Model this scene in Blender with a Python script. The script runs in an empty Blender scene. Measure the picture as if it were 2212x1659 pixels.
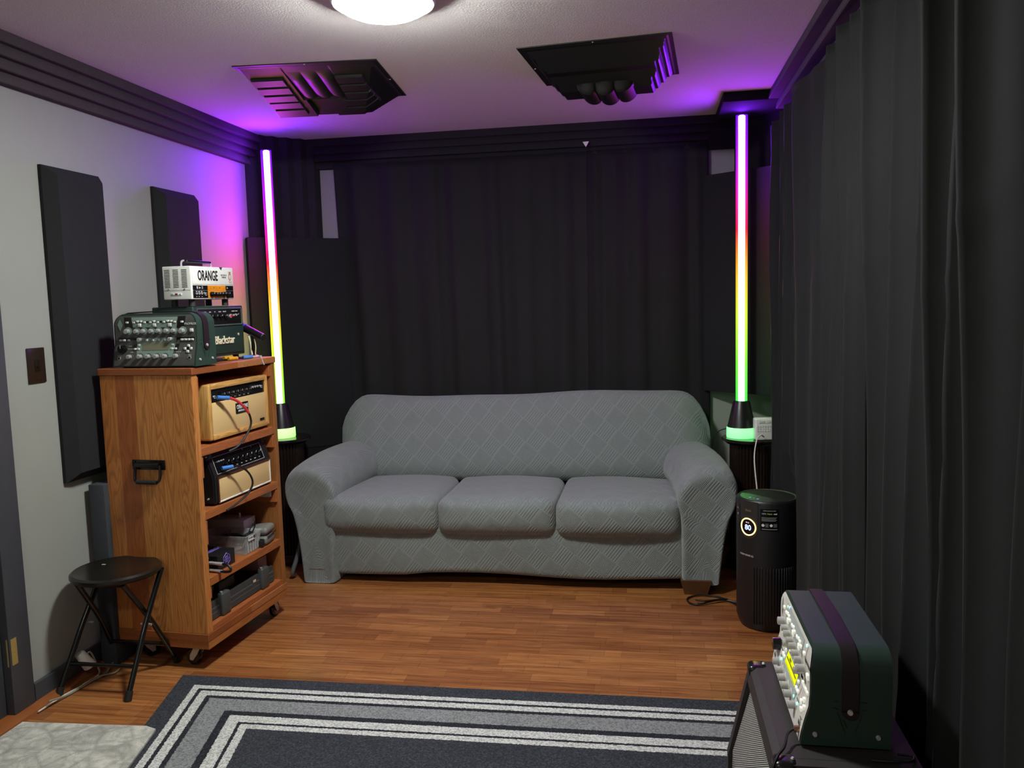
import bpy, bmesh, math, random
from mathutils import Vector, Matrix
random.seed(7)
S = bpy.context.scene
COL = S.collection
PI = math.pi
R = math.radians

# ------------------------------------------------------------------ camera, world, exposure
cam_d = bpy.data.cameras.new('camera'); cam = bpy.data.objects.new('camera', cam_d); COL.objects.link(cam)
cam_d.sensor_width = 36.0; cam_d.lens = 36.0 * 1790.0 / 2212.0; cam_d.clip_start = 0.05
CAM_H = 1.458
yaw, pitch, roll = .167, -.101, -.027
fw = Vector((-math.sin(yaw) * math.cos(pitch), math.cos(yaw) * math.cos(pitch), math.sin(pitch)))
r0 = Vector((math.cos(yaw), math.sin(yaw), 0)); u0 = r0.cross(fw)
rt = r0 * math.cos(roll) + u0 * math.sin(roll); up = u0 * math.cos(roll) - r0 * math.sin(roll)
cam.matrix_world = Matrix(((rt.x, up.x, -fw.x, 0), (rt.y, up.y, -fw.y, 0), (rt.z, up.z, -fw.z, CAM_H), (0, 0, 0, 1)))
S.camera = cam
w = bpy.data.worlds.new('world'); S.world = w; w.use_nodes = True
w.node_tree.nodes['Background'].inputs[0].default_value = (0, 0, 0, 1)
w.node_tree.nodes['Background'].inputs[1].default_value = 0
S.view_settings.view_transform = 'Standard'; S.view_settings.look = 'None'
S.view_settings.exposure = 0.22; S.view_settings.gamma = 1.0; S.view_settings.use_curve_mapping = False
LAMP_STRENGTH = 215.0     # radiance of the round ceiling lamps
TUBE_STRENGTH = 60.0     # radiance of the rainbow tubes

# ------------------------------------------------------------------ helpers
def lin(h):
    h = h.lstrip('#'); c = [int(h[i:i + 2], 16) / 255 for i in (0, 2, 4)]
    return tuple((x / 12.92 if x <= .04045 else ((x + .055) / 1.055) ** 2.4) for x in c) + (1,)

class NT:
    def __init__(s, name):
        s.m = bpy.data.materials.new(name); s.m.use_nodes = True; s.t = s.m.node_tree
        s.b = s.t.nodes['Principled BSDF']; s.out = s.t.nodes['Material Output']
    def n(s, typ, **kw):
        nd = s.t.nodes.new(typ)
        for k, v in kw.items():
            if k.startswith('i_'): nd.inputs[k[2:].replace('_', ' ')].default_value = v
            else: setattr(nd, k, v)
        return nd
    def l(s, a, b): s.t.links.new(a, b)
    def coord(s, kind='Object', scale=(1, 1, 1), rot=(0, 0, 0)):
        tc = s.n('ShaderNodeTexCoord'); mp = s.n('ShaderNodeMapping')
        mp.inputs['Scale'].default_value = scale; mp.inputs['Rotation'].default_value = rot
        s.l(tc.outputs[kind], mp.inputs[0]); return mp.outputs[0]
    def math(s, op, a, b=None, c=None):
        nd = s.n('ShaderNodeMath', operation=op)
        for i, v in enumerate((a, b, c)):
            if v is None: continue
            if isinstance(v, (int, float)): nd.inputs[i].default_value = v
            else: s.l(v, nd.inputs[i])
        return nd.outputs[0]
    def ramp(s, fac, stops, interp='LINEAR'):
        r = s.n('ShaderNodeValToRGB'); r.color_ramp.interpolation = interp
        el = r.color_ramp.elements
        while len(el) < len(stops): el.new(.5)
        for e, (p, c) in zip(el, stops):
            e.position = p; e.color = lin(c) if isinstance(c, str) else c
        s.l(fac, r.inputs[0]); return r.outputs[0]
    def mix(s, fac, a, b, blend='MIX'):
        nd = s.n('ShaderNodeMix', data_type='RGBA', blend_type=blend)
        for i, v in ((0, fac), (6, a), (7, b)):
            if isinstance(v, str): v = lin(v)
            if isinstance(v, (int, float, tuple)): nd.inputs[i].default_value = v
            else: s.l(v, nd.inputs[i])
        return nd.outputs[2]
    def noise(s, vec, scale, detail=4, rough=.5, dist=0):
        nd = s.n('ShaderNodeTexNoise'); nd.inputs['Scale'].default_value = scale
        nd.inputs['Detail'].default_value = detail; nd.inputs['Roughness'].default_value = rough
        nd.inputs['Distortion'].default_value = dist
        if vec is not None: s.l(vec, nd.inputs['Vector'])
        return nd.outputs['Fac']
    def bump(s, h, strength=.3, dist=.002):
        b = s.n('ShaderNodeBump'); b.inputs['Strength'].default_value = strength; b.inputs['Distance'].default_value = dist
        s.l(h, b.inputs['Height']); s.l(b.outputs[0], s.b.inputs['Normal'])
    def base(s, c):
        if isinstance(c, str): s.b.inputs['Base Color'].default_value = lin(c)
        elif isinstance(c, tuple): s.b.inputs['Base Color'].default_value = c
        else: s.l(c, s.b.inputs['Base Color'])
    def set(s, **kw):
        for k, v in kw.items(): s.b.inputs[k.replace('_', ' ')].default_value = v
        return s

_mc = {}
def mat(col, rough=.5, metal=0.0, bump=None, emit=0.0, spec=.5, var=.0):
    key = (col, rough, metal, bump, emit, spec, var)
    if key in _mc: return _mc[key]
    n = NT('paint ' + col); n.set(Roughness=rough, Metallic=metal)
    n.b.inputs['Specular IOR Level'].default_value = spec
    v = n.coord()
    f = n.noise(v, 35, 3)
    c = lin(col)
    lo = tuple(x * (1 - .12 - var) for x in c[:3]) + (1,); hi = tuple(min(1, x * (1 + .12 + var)) for x in c[:3]) + (1,)
    n.base(n.mix(f, lo, hi))
    if bump: n.bump(n.noise(v, bump[0], 3), bump[1], bump[2])
    if emit:
        n.b.inputs['Emission Color'].default_value = c; n.b.inputs['Emission Strength'].default_value = emit
    _mc[key] = n.m; return n.m

class B:
    """bmesh collector for one part"""
    def __init__(s): s.bm = bmesh.new()
    def _xf(s, vs, mt):
        if mt is not None: bmesh.ops.transform(s.bm, matrix=mt, verts=vs)
    def box(s, x0, x1, y0, y1, z0, z1, bev=0, seg=2, mt=None):
        r = bmesh.ops.create_cube(s.bm, size=1); vs = r['verts']
        sx, sy, sz = x1 - x0, y1 - y0, z1 - z0
        for v in vs: v.co = Vector(((x0 + x1) / 2 + v.co.x * sx, (y0 + y1) / 2 + v.co.y * sy, (z0 + z1) / 2 + v.co.z * sz))
        if bev:
            ed = list({e for v in vs for e in v.link_edges})
            q = bmesh.ops.bevel(s.bm, geom=ed, offset=min(bev, .49 * min(abs(sx), abs(sy), abs(sz))), segments=seg, affect='EDGES', profile=.5)
            vs = list({v for f in q['faces'] for v in f.verts} | {v for v in vs if v.is_valid})
        s._xf(vs, mt); return s
    def ring(s, rings, cap0=True, cap1=True, closed=True):
        vr = [[s.bm.verts.new(p) for p in r] for r in rings]
        for a, b in zip(vr, vr[1:]):
            n = len(a)
            for i in range(n if closed else n - 1):
                j = (i + 1) % n
                s.bm.faces.new((a[i], a[j], b[j], b[i]))
        if closed and cap0: s.bm.faces.new(list(reversed(vr[0])))
        if closed and cap1: s.bm.faces.new(vr[-1])
        return s
    def cyl(s, p0, p1, r0, r1=None, n=20, bev=0):
        r1 = r0 if r1 is None else r1
        p0, p1 = Vector(p0), Vector(p1); d = (p1 - p0); L = d.length; d.normalize()
        a = d.orthogonal().normalized(); b = d.cross(a)
        def rg(p, r): return [p + (a * math.cos(2 * PI * i / n) + b * math.sin(2 * PI * i / n)) * r for i in range(n)]
        if bev:
            s.ring([rg(p0, r0 - bev), rg(p0 + d * bev, r0), rg(p1 - d * bev, r1), rg(p1, r1 - bev)])
        else: s.ring([rg(p0, r0), rg(p1, r1)])
        return s
    def lathe(s, prof, n=32, c=(0, 0, 0), fl=None):
        rs = []
        for (r, z) in prof:
            rs.append([Vector((c[0] + (r + (fl(i) if fl else 0)) * math.cos(2 * PI * i / n), c[1] + (r + (fl(i) if fl else 0)) * math.sin(2 * PI * i / n), c[2] + z)) for i in range(n)])
        return s.ring(rs)
    def tube(s, pts, r, n=8, smooth=6, closed=False):
        P = [Vector(p) for p in pts]
        if smooth and len(P) > 2:
            Q = []; m = len(P)
            for i in range(m - 1 if not closed else m):
                p0 = P[(i - 1) % m] if (closed or i > 0) else P[i]; p1 = P[i]; p2 = P[(i + 1) % m]
                p3 = P[(i + 2) % m] if (closed or i + 2 < m) else p2
                for k in range(smooth):
                    t = k / smooth
                    Q.append(.5 * ((2 * p1) + (p2 - p0) * t + (2 * p0 - 5 * p1 + 4 * p2 - p3) * t * t + (3 * p1 - p0 - 3 * p2 + p3) * t ** 3))
            if not closed: Q.append(P[-1])
            P = Q
        T = []
        m = len(P)
        for i in range(m):
            a = P[(i - 1) % m] if (closed or i > 0) else P[i]; b = P[(i + 1) % m] if (closed or i < m - 1) else P[i]
            T.append((b - a).normalized())
        nrm = T[0].orthogonal().normalized(); rings = []
        for p, t in zip(P, T):
            nrm = (nrm - t * nrm.dot(t)).normalized(); bn = t.cross(nrm)
            rings.append([p + (nrm * math.cos(2 * PI * k / n) + bn * math.sin(2 * PI * k / n)) * r for k in range(n)])
        if closed: rings.append(rings[0]); return s.ring(rings, False, False)
        return s.ring(rings)
    def prism(s, poly, a0, a1, axis='y'):
        """poly of 2d points, extruded along axis: 'x' -> (y,z), 'y' -> (x,z), 'z' -> (x,y)"""
        def mk(p, a): return Vector((a, p[0], p[1])) if axis == 'x' else (Vector((p[0], a, p[1])) if axis == 'y' else Vector((p[0], p[1], a)))
        return s.ring([[mk(p, a0) for p in poly], [mk(p, a1) for p in poly]])
    def pillow(s, c, half, r, N=14, bulge=(0, 0, 0), warp=None, mt=None):
        hx, hy, hz = half; V = {}
        def key(p): return tuple(round(q, 5) for q in p)
        def cc(i):  # denser near edges
            t = i / N * 2 - 1; return math.sin(t * PI / 2) * .6 + t * .4
        def put(p):
            k = key(p)
            if k in V: return V[k]
            q = Vector((p[0] * hx, p[1] * hy, p[2] * hz))
            inn = Vector((max(-hx + r, min(hx - r, q.x)), max(-hy + r, min(hy - r, q.y)), max(-hz + r, min(hz - r, q.z))))
            d = q - inn
            if d.length > 1e-9: q = inn + d.normalized() * r
            fx, fy, fz = (1 - p[0] ** 2), (1 - p[1] ** 2), (1 - p[2] ** 2)
            q.x += bulge[0] * p[0] * fy * fz; q.y += bulge[1] * p[1] * fx * fz; q.z += bulge[2] * p[2] * fx * fy
            q = q + Vector(c)
            if warp: q = warp(q)
            if mt is not None: q = mt @ q
            V[k] = s.bm.verts.new(q); return V[k]
        for ax in range(3):
            for sg in (-1, 1):
                for i in range(N):
                    for j in range(N):
                        qs = []
                        for (di, dj) in ((0, 0), (1, 0), (1, 1), (0, 1)):
                            p = [0, 0, 0]; p[ax] = sg; p[(ax + 1) % 3] = cc(i + di); p[(ax + 2) % 3] = cc(j + dj)
                            qs.append(put(p))
                        if sg < 0: qs.reverse()
                        if len(set(qs)) == 4: s.bm.faces.new(qs)
        return s
    def grid(s, f, nu, nv):
        vs = [[s.bm.verts.new(f(i / nu, j / nv)) for j in range(nv + 1)] for i in range(nu + 1)]
        for i in range(nu):
            for j in range(nv): s.bm.faces.new((vs[i][j], vs[i + 1][j], vs[i + 1][j + 1], vs[i][j + 1]))
        return s
    def add_mesh(s, me, mt=None, fn=None):
        n0 = len(s.bm.verts); s.bm.from_mesh(me); s.bm.verts.ensure_lookup_table()
        for v in s.bm.verts[n0:]:
            if fn: v.co = fn(v.co)
            if mt is not None: v.co = mt @ v.co
        return s

def obj(name, b, m, parent=None, smooth=40, uv=None, solid=0, sub=0, label=None):
    bm = b.bm if isinstance(b, B) else b
    bmesh.ops.recalc_face_normals(bm, faces=bm.faces)
    me = bpy.data.meshes.new(name)
    if uv:
        ul = bm.loops.layers.uv.new('UVMap')
        for f in bm.faces:
            nx, ny, nz = (abs(q) for q in f.normal)
            for lp in f.loops:
                p = lp.vert.co
                if callable(uv): lp[ul].uv = uv(p)
                elif nz >= nx and nz >= ny: lp[ul].uv = (p.x, p.y)
                elif ny >= nx: lp[ul].uv = (p.x, p.z)
                else: lp[ul].uv = (p.y, p.z)
    bm.to_mesh(me); bm.free()
    if isinstance(m, (list, tuple)):
        for q in m: me.materials.append(q)
    else: me.materials.append(m)
    if smooth:
        me.shade_smooth()
        if smooth < 180: me.set_sharp_from_angle(angle=R(smooth))
    o = bpy.data.objects.new(name, me); COL.objects.link(o)
    if parent: o.parent = parent
    if solid:
        md = o.modifiers.new('solid', 'SOLIDIFY'); md.thickness = solid; md.offset = 0
    if sub:
        md = o.modifiers.new('sub', 'SUBSURF'); md.levels = sub; md.render_levels = sub
    if label: o['label'] = label
    return o

def tag(o, label, cat, group=None, kind=None):
    o['label'] = label; o['category'] = cat
    if group: o['group'] = group
    if kind: o['kind'] = kind
    return o
def thing(name, label, cat, loc=(0, 0, 0), rz=0, group=None, rot=None):
    o = bpy.data.objects.new(name, None); COL.objects.link(o); o.empty_display_size = .05
    o.location = loc; o.rotation_euler = rot if rot else (0, 0, rz)
    return tag(o, label, cat, group)
def struct(name, b, m, smooth=0, **k):
    o = obj(name, b, m, smooth=smooth, **k); o['kind'] = 'structure'; return o

def text_mesh(body, size=.02, ext=.0004, sx=1.0, align='CENTER', shear=0.0, bold=0.0, space=1.0):
    cu = bpy.data.curves.new('t', 'FONT'); cu.body = body; cu.size = size; cu.extrude = ext; cu.align_x = align; cu.align_y = 'CENTER'
    cu.shear = shear; cu.offset = bold; cu.space_character = space; cu.resolution_u = 3
    o = bpy.data.objects.new('t', cu); COL.objects.link(o)
    dg = bpy.context.evaluated_depsgraph_get(); dg.update()
    me = bpy.data.meshes.new_from_object(o.evaluated_get(dg))
    bpy.data.objects.remove(o); bpy.data.curves.remove(cu)
    if sx != 1.0:
        for v in me.vertices: v.co.x *= sx
    return me
FRONT = Matrix.Rotation(PI / 2, 4, 'X')           # text plane to a face looking towards -Y
def put_text(name, body, size, loc, m, parent, base=FRONT, **k):
    b = B(); me = text_mesh(body, size, **k)
    b.add_mesh(me, Matrix.Translation(Vector(loc)) @ base); bpy.data.meshes.remove(me)
    return obj(name, b, m, parent, smooth=0)

# ------------------------------------------------------------------ materials
def m_wall():
    n = NT('painted wall'); v = n.coord(); f = n.noise(v, 3, 3)
    n.base(n.mix(f, '#90918c', '#9a9b95')); n.set(Roughness=.6); n.bump(n.noise(v, 220, 3), .12, .001); return n.m
def m_ceiling():
    n = NT('textured ceiling'); v = n.coord(); f = n.noise(v, 130, 5, .65); g = n.noise(v, 420, 2)
    n.base(n.mix(f, '#d9d3d0', '#e9e5e2')); n.set(Roughness=.85)
    n.bump(n.math('ADD', f, n.math('MULTIPLY', g, .4)), .7, .006); return n.m
def m_floor():
    n = NT('strip laminate floor'); v = n.coord()
    def brick(offs, w_, hgt, c1, c2):
        mp = n.n('ShaderNodeMapping'); mp.inputs['Location'].default_value = offs; n.l(v, mp.inputs[0])
        b = n.n('ShaderNodeTexBrick'); b.offset = .37; b.offset_frequency = 2; b.squash = .72; b.squash_frequency = 3
        b.inputs['Scale'].default_value = 1; b.inputs['Mortar Size'].default_value = .0007
        b.inputs['Brick Width'].default_value = w_; b.inputs['Row Height'].default_value = hgt; b.inputs['Bias'].default_value = 0
        b.inputs['Color1'].default_value = lin(c1); b.inputs['Color2'].default_value = lin(c2); b.inputs['Mortar'].default_value = lin('#4a2a16')
        n.l(mp.outputs[0], b.inputs['Vector']); return b.outputs['Color']
    a = brick((.13, .02, 0), .34, .062, '#875431', '#c48a52')
    b2 = brick((1.03, .02, 0), .83, .062, '#945d35', '#b97c46')
    st = n.n('ShaderNodeMapping'); st.inputs['Scale'].default_value = (2.2, 38, 1); n.l(v, st.inputs[0])
    g = n.noise(st.outputs[0], 1.5, 6, .62, .4)
    st2 = n.n('ShaderNodeMapping'); st2.inputs['Scale'].default_value = (1.6, 9, 1); n.l(v, st2.inputs[0])
    k = n.noise(st2.outputs[0], 2.3, 3, .5, 1.5)
    c = n.mix(.5, a, b2)
    c = n.mix(n.ramp(g, [(.3, (0, 0, 0, 1)), (.7, (1, 1, 1, 1))]), n.mix(1, c, '#bda596', 'MULTIPLY'), c)
    c = n.mix(n.ramp(k, [(.60, (0, 0, 0, 1)), (.74, (.6, .6, .6, 1))]), c, '#6b3d22')
    n.base(c); n.set(Roughness=.27); n.b.inputs['Specular IOR Level'].default_value = .45
    n.bump(g, .05, .001); return n.m
def m_wood(tag_, along='z', across='x', bw=.085, cols=('#cf8d4a', '#ab6230', '#c98345', '#b8743a', '#a25c2d'), gs=1.0, rough=.42, line='#84491f'):
    n = NT('planed wood ' + tag_); tc = n.n('ShaderNodeTexCoord'); sp = n.n('ShaderNodeSeparateXYZ'); n.l(tc.outputs['Object'], sp.inputs[0])
    ax = {'x': 0, 'y': 1, 'z': 2}
    u = sp.outputs[ax[across]]; w_ = sp.outputs[ax[along]]; o3 = sp.outputs[3 - ax[across] - ax[along]]
    bi = n.math('FLOOR', n.math('DIVIDE', u, bw))
    wn = n.n('ShaderNodeTexWhiteNoise', noise_dimensions='1D'); n.l(bi, wn.inputs['W'])
    col = n.ramp(wn.outputs['Value'], [(i / len(cols), c) for i, c in enumerate(cols)], 'CONSTANT')
    cb = n.n('ShaderNodeCombineXYZ')
    n.l(n.math('MULTIPLY', u, 16 * gs), cb.inputs[0]); n.l(n.math('ADD', n.math('MULTIPLY', w_, 1.7 * gs), n.math('MULTIPLY', wn.outputs['Value'], 9)), cb.inputs[1])
    n.l(n.math('ADD', n.math('MULTIPLY', o3, 16 * gs), n.math('MULTIPLY', bi, 3.1)), cb.inputs[2])
    rings = n.noise(cb.outputs[0], 1.1, 2, .4, .3)
    lines = n.math('FRACT', n.math('MULTIPLY', rings, 16))
    ln = n.ramp(lines, [(.0, (1, 1, 1, 1)), (.35, (.25, .25, .25, 1)), (.7, (0, 0, 0, 1)), (1, (.9, .9, .9, 1))])
    fine = n.noise(cb.outputs[0], 7, 4, .6)
    c = n.mix(n.math('MULTIPLY', ln, .6), col, line)
    c = n.mix(n.math('MULTIPLY', fine, .35), c, n.mix(1, c, '#c08a60', 'MULTIPLY'))
    n.base(c); n.set(Roughness=rough); n.bump(ln, .06, .001); return n.m
def m_fabric():
    n = NT('grey jacquard slipcover'); uvn = n.n('ShaderNodeUVMap'); mp = n.n('ShaderNodeMapping')
    mp.inputs['Rotation'].default_value = (0, 0, R(38)); n.l(uvn.outputs[0], mp.inputs[0])
    sp = n.n('ShaderNodeSeparateXYZ'); n.l(mp.outputs[0], sp.inputs[0])
    ce = .092
    a = n.math('DIVIDE', sp.outputs[0], ce); b = n.math('DIVIDE', sp.outputs[1], ce)
    fa = n.math('FRACT', a); fb = n.math('FRACT', b)
    ia = n.math('FLOOR', a); ib = n.math('FLOOR', b)
    chk = n.math('MODULO', n.math('ABSOLUTE', n.math('ADD', ia, ib)), 2)
    da = n.math('ABSOLUTE', n.math('SUBTRACT', fa, .5)); db = n.math('ABSOLUTE', n.math('SUBTRACT', fb, .5))
    sq = n.math('MAXIMUM', da, db)                                   # nested squares
    stripe_sq = n.math('ABSOLUTE', n.math('SINE', n.math('MULTIPLY', sq, PI * 13)))
    stripe_a = n.math('ABSOLUTE', n.math('SINE', n.math('MULTIPLY', fa, PI * 7)))
    half = n.math('GREATER_THAN', fb, .5)
    pat = n.math('ADD', n.math('MULTIPLY', stripe_sq, n.math('MULTIPLY', chk, 1)), n.math('MULTIPLY', stripe_a, n.math('SUBTRACT', 1, chk)))
    edge = n.math('GREATER_THAN', sq, .472)
    pat = n.math('MAXIMUM', pat, edge)
    v = n.coord(); wv = n.noise(v, 900, 2); big = n.noise(v, 4, 3)
    c = n.mix(pat, '#697070', '#828988')
    c = n.mix(n.math('MULTIPLY', big, .35), c, '#7a7f7f')
    n.base(c); n.set(Roughness=.85); n.b.inputs['Sheen Weight'].default_value = .25; n.b.inputs['Sheen Roughness'].default_value = .5
    wr = n.noise(v, 7, 2, .5, .6)
    h = n.math('ADD', n.math('ADD', n.math('MULTIPLY', pat, 1.2), n.math('MULTIPLY', wv, .25)), n.math('MULTIPLY', wr, 3.0))
    n.bump(h, .5, .0032); return n.m
def m_curtain(name, c1, c2):
    n = NT(name); v = n.coord(); f = n.noise(v, 6, 3); wv = n.noise(v, 700, 2)
    cr = n.n('ShaderNodeMapping'); cr.inputs['Scale'].default_value = (1.6, 1.6, 1.1); n.l(v, cr.inputs[0])
    wr = n.noise(cr.outputs[0], 2.2, 3, .5, 1.2)
    n.base(n.mix(f, c1, c2)); n.set(Roughness=.75); n.b.inputs['Specular IOR Level'].default_value = .25; n.b.inputs['Sheen Weight'].default_value = .06; n.b.inputs['Sheen Roughness'].default_value = .4
    n.b.inputs['Sheen Tint'].default_value = (.8, .82, .85, 1)
    n.bump(n.math('ADD', n.math('MULTIPLY', wv, .1), n.math('MULTIPLY', wr, 1.5)), .3, .006); return n.m
def m_foam(col):
    return mat(col, .95, bump=(500, .5, .002), spec=.2)
def m_rug():
    n = NT('striped pile rug'); uvn = n.n('ShaderNodeUVMap'); v = n.coord()
    ps = n.noise(v, 170, 2, .6); px = n.n('ShaderNodeSeparateXYZ'); n.l(uvn.outputs[0], px.inputs[0])
    d = n.math('MINIMUM', px.outputs[0], px.outputs[1])
    d = n.math('ADD', d, n.math('MULTIPLY', n.math('SUBTRACT', ps, .5), .012))
    D, Wt, G, F = '#3a3c42', '#f4f4ee', '#a6a8a8', '#4a4d53'
    W0 = .62
    st = [(0, F), (.0745, Wt), (.101, D), (.115, Wt), (.150, D), (.168, G), (.252, D), (.281, Wt), (.326, D), (.339, Wt), (.366, F)]
    col = n.ramp(n.math('DIVIDE', d, W0), [(p / W0, c) for p, c in st], 'CONSTANT')
    n1 = n.noise(v, 150, 5, .75); n2 = n.noise(v, 9, 3)
    sp = n.ramp(n1, [(.40, (0, 0, 0, 1)), (.56, (1, 1, 1, 1))])
    dk = n.mix(1, col, '#b4b4b6', 'MULTIPLY')
    c = n.mix(sp, dk, col); c = n.mix(n.math('MULTIPLY', n.ramp(n1, [(.58, (0, 0, 0, 1)), (.72, (1, 1, 1, 1))]), .16), c, '#d8d8d8')
    c = n.mix(n.math('MULTIPLY', n2, .3), c, n.mix(1, c, '#9a9a9a', 'MULTIPLY'))
    n.base(c); n.set(Roughness=.95); n.b.inputs['Specular IOR Level'].default_value = .1
    n.bump(n1, .9, .006); return n.m
def m_mat():
    n = NT('pale patterned mat'); v = n.coord(); a = n.noise(v, 14, 5, .65, 1.5); b = n.noise(v, 260, 3, .7)
    vo = n.n('ShaderNodeTexVoronoi', feature='DISTANCE_TO_EDGE'); vo.inputs['Scale'].default_value = 9; n.l(v, vo.inputs['Vector'])
    e = n.ramp(vo.outputs['Distance'], [(.0, (1, 1, 1, 1)), (.09, (0, 0, 0, 1))])
    c = n.mix(n.ramp(a, [(.35, (0, 0, 0, 1)), (.65, (1, 1, 1, 1))]), '#bdbbb0', '#efede1')
    c = n.mix(n.math('MULTIPLY', e, .45), c, '#96958d')
    c = n.mix(n.math('MULTIPLY', b, .35), c, n.mix(1, c, '#8a8a86', 'MULTIPLY'))
    n.base(c); n.set(Roughness=.95); n.b.inputs['Specular IOR Level'].default_value = .1; n.bump(b, .9, .006); return n.m
def m_tolex(col='#151516', rough=.42):
    return mat(col, rough, bump=(320, .35, .0012))
def m_weave(c1, c2, s=420, rough=.8):
    n = NT('woven grille cloth ' + c1); v = n.coord('Object')
    sp = n.n('ShaderNodeSeparateXYZ'); n.l(v, sp.inputs[0])
    a = n.math('SINE', n.math('MULTIPLY', n.math('ADD', sp.outputs[0], sp.outputs[2]), s * 2.0)); b = n.math('SINE', n.math('MULTIPLY', n.math('SUBTRACT', sp.outputs[0], sp.outputs[2]), s * 2.0))
    f = n.math('ADD', n.math('MULTIPLY', n.math('MULTIPLY', a, b), .5), .5)
    n.base(n.mix(f, c1, c2)); n.set(Roughness=rough); n.bump(f, .3, .001); return n.m
def m_glass_plastic():
    n = NT('clear milky plastic'); n.base('#c9cdcc'); n.set(Roughness=.12, IOR=1.2)
    n.b.inputs['Transmission Weight'].default_value = .0
    tr = n.n('ShaderNodeBsdfTransparent'); mx = n.n('ShaderNodeMixShader'); mx.inputs[0].default_value = .34
    v = n.coord(); f = n.noise(v, 20, 2); n.l(n.math('ADD', .25, n.math('MULTIPLY', f, .2)), mx.inputs[0])
    n.l(tr.outputs[0], mx.inputs[1]); n.l(n.b.outputs[0], mx.inputs[2]); n.l(mx.outputs[0], n.out.inputs[0]); return n.m
def m_emit(name, col, strength):
    n = NT(name); n.base('#dddddd'); n.b.inputs['Emission Color'].default_value = lin(col) if isinstance(col, str) else col
    n.b.inputs['Emission Strength'].default_value = strength; n.set(Roughness=.4)
    return n.m
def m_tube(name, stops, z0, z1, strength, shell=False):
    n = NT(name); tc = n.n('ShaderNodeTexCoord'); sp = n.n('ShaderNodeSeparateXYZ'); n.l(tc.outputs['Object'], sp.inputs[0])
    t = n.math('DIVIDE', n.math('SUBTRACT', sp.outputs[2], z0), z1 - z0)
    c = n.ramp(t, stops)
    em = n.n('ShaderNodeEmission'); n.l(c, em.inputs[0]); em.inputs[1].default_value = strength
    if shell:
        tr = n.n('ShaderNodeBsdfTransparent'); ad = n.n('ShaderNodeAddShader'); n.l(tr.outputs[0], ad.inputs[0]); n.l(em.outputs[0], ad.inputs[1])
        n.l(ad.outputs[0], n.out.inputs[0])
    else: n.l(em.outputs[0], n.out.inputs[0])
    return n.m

WALL = m_wall(); CEIL = m_ceiling(); FLOOR = m_floor(); FOAM = m_foam('#4a4245'); FOAM2 = m_foam('#2e2c30')
PANEL = mat('#252527', .95, bump=(600, .4, .001), spec=.2)
TRIMG = mat('#3f4146', .5); BLACKP = mat('#131314', .4); BLACKG = mat('#0b0b0c', .2); CHROME = mat('#d4d4d6', .22, .45)
STEEL = mat('#a8a9aa', .35, .5); RUBBER = mat('#161616', .7); WHITEP = mat('#e4e6e0', .35); TOLEX = m_tolex()
BRASS = mat('#c2a868', .35, .5); CABLE = mat('#0e0e0f', .45); IVORY = mat('#e9dfc2', .4); BLUEP = mat('#3f78c4', .4)

# ------------------------------------------------------------------ room
XL, XR, YB, YF, ZC = -2.275, .74, 4.855, -1.6, 2.44
b = B(); b.box(XL - .1, XR + .1, YF - .1, YB + .1, -.08, 0); struct('floor', b, FLOOR)
b = B(); b.box(XL - .1, XR + .1, YF - .1, YB + .1, ZC, ZC + .08); struct('ceiling', b, CEIL)
b = B(); b.box(XL - .1, XL, 2.51, YB + .1, 0, ZC); b.box(XL - .1, XL, YF - .1, 1.64, 0, ZC); b.box(XL - .1, XL, 1.64, 2.51, 2.05, ZC)
struct('wall_left', b, WALL)
b = B(); b.box(XL, XR, YB, YB + .1, 0, ZC); struct('wall_back', b, WALL)
b = B(); b.box(XR, XR + .1, YF, YB + .1, 0, ZC); struct('wall_right', b, WALL)
b = B(); b.box(XL, XR, YF - .1, YF, 0, ZC); struct('wall_front', b, mat('#dededb', .6))
# door in the left wall, only its hinge edge shows
dr = bpy.data.objects.new('door_1', None); COL.objects.link(dr); dr.location = (XL, 2.08, 0); dr['kind'] = 'structure'
b = B(); b.box(-.055, -.012, -.425, .415, .012, 2.03, .002); obj('door_slab', b, TRIMG, dr)
b = B(); b.box(-.09, .018, .418, .520, .002, 2.12, .004); b.box(-.09, .018, -.53, -.43, .002, 2.12, .004); b.box(-.09, .018, -.43, .418, 2.04, 2.12, .004)
b.box(-.09, -.058, .40, .43, 0.002, 2.04)
obj('door_casing', b, TRIMG, dr)
for hz in (.255, 1.05, 1.8):
    b = B(); b.cyl((.008, .425, hz - .05), (.008, .425, hz + .05), .008, n=12); b.box(-.006, .0195, .425, .452, hz - .048, hz + .048)
    for k in range(3): b.cyl((.019, .44, hz - .032 + .032 * k), (.0205, .44, hz - .032 + .032 * k), .004, n=8)
    obj('hinge', b, BRASS, dr)
b = B(); b.box(XL, XL + .016, 2.605, YB, .002, .092, .003); struct('baseboard_left', b, TRIMG)
b = B(); b.box(XL, XR, YB - .016, YB, .002, .092, .003); struct('baseboard_back', b, TRIMG)
b = B(); b.prism([(XL - .02, 0), (XL + .052, 0), (XL + .048, .012), (XL + .03, .022), (XL + .018, .026), (XL - .02, .026)], 1.62, 2.96, 'y')
struct('trim_5', b, m_wood('threshold', 'y', 'x', .3, ('#8a5028', '#94582c')), smooth=30)
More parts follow.
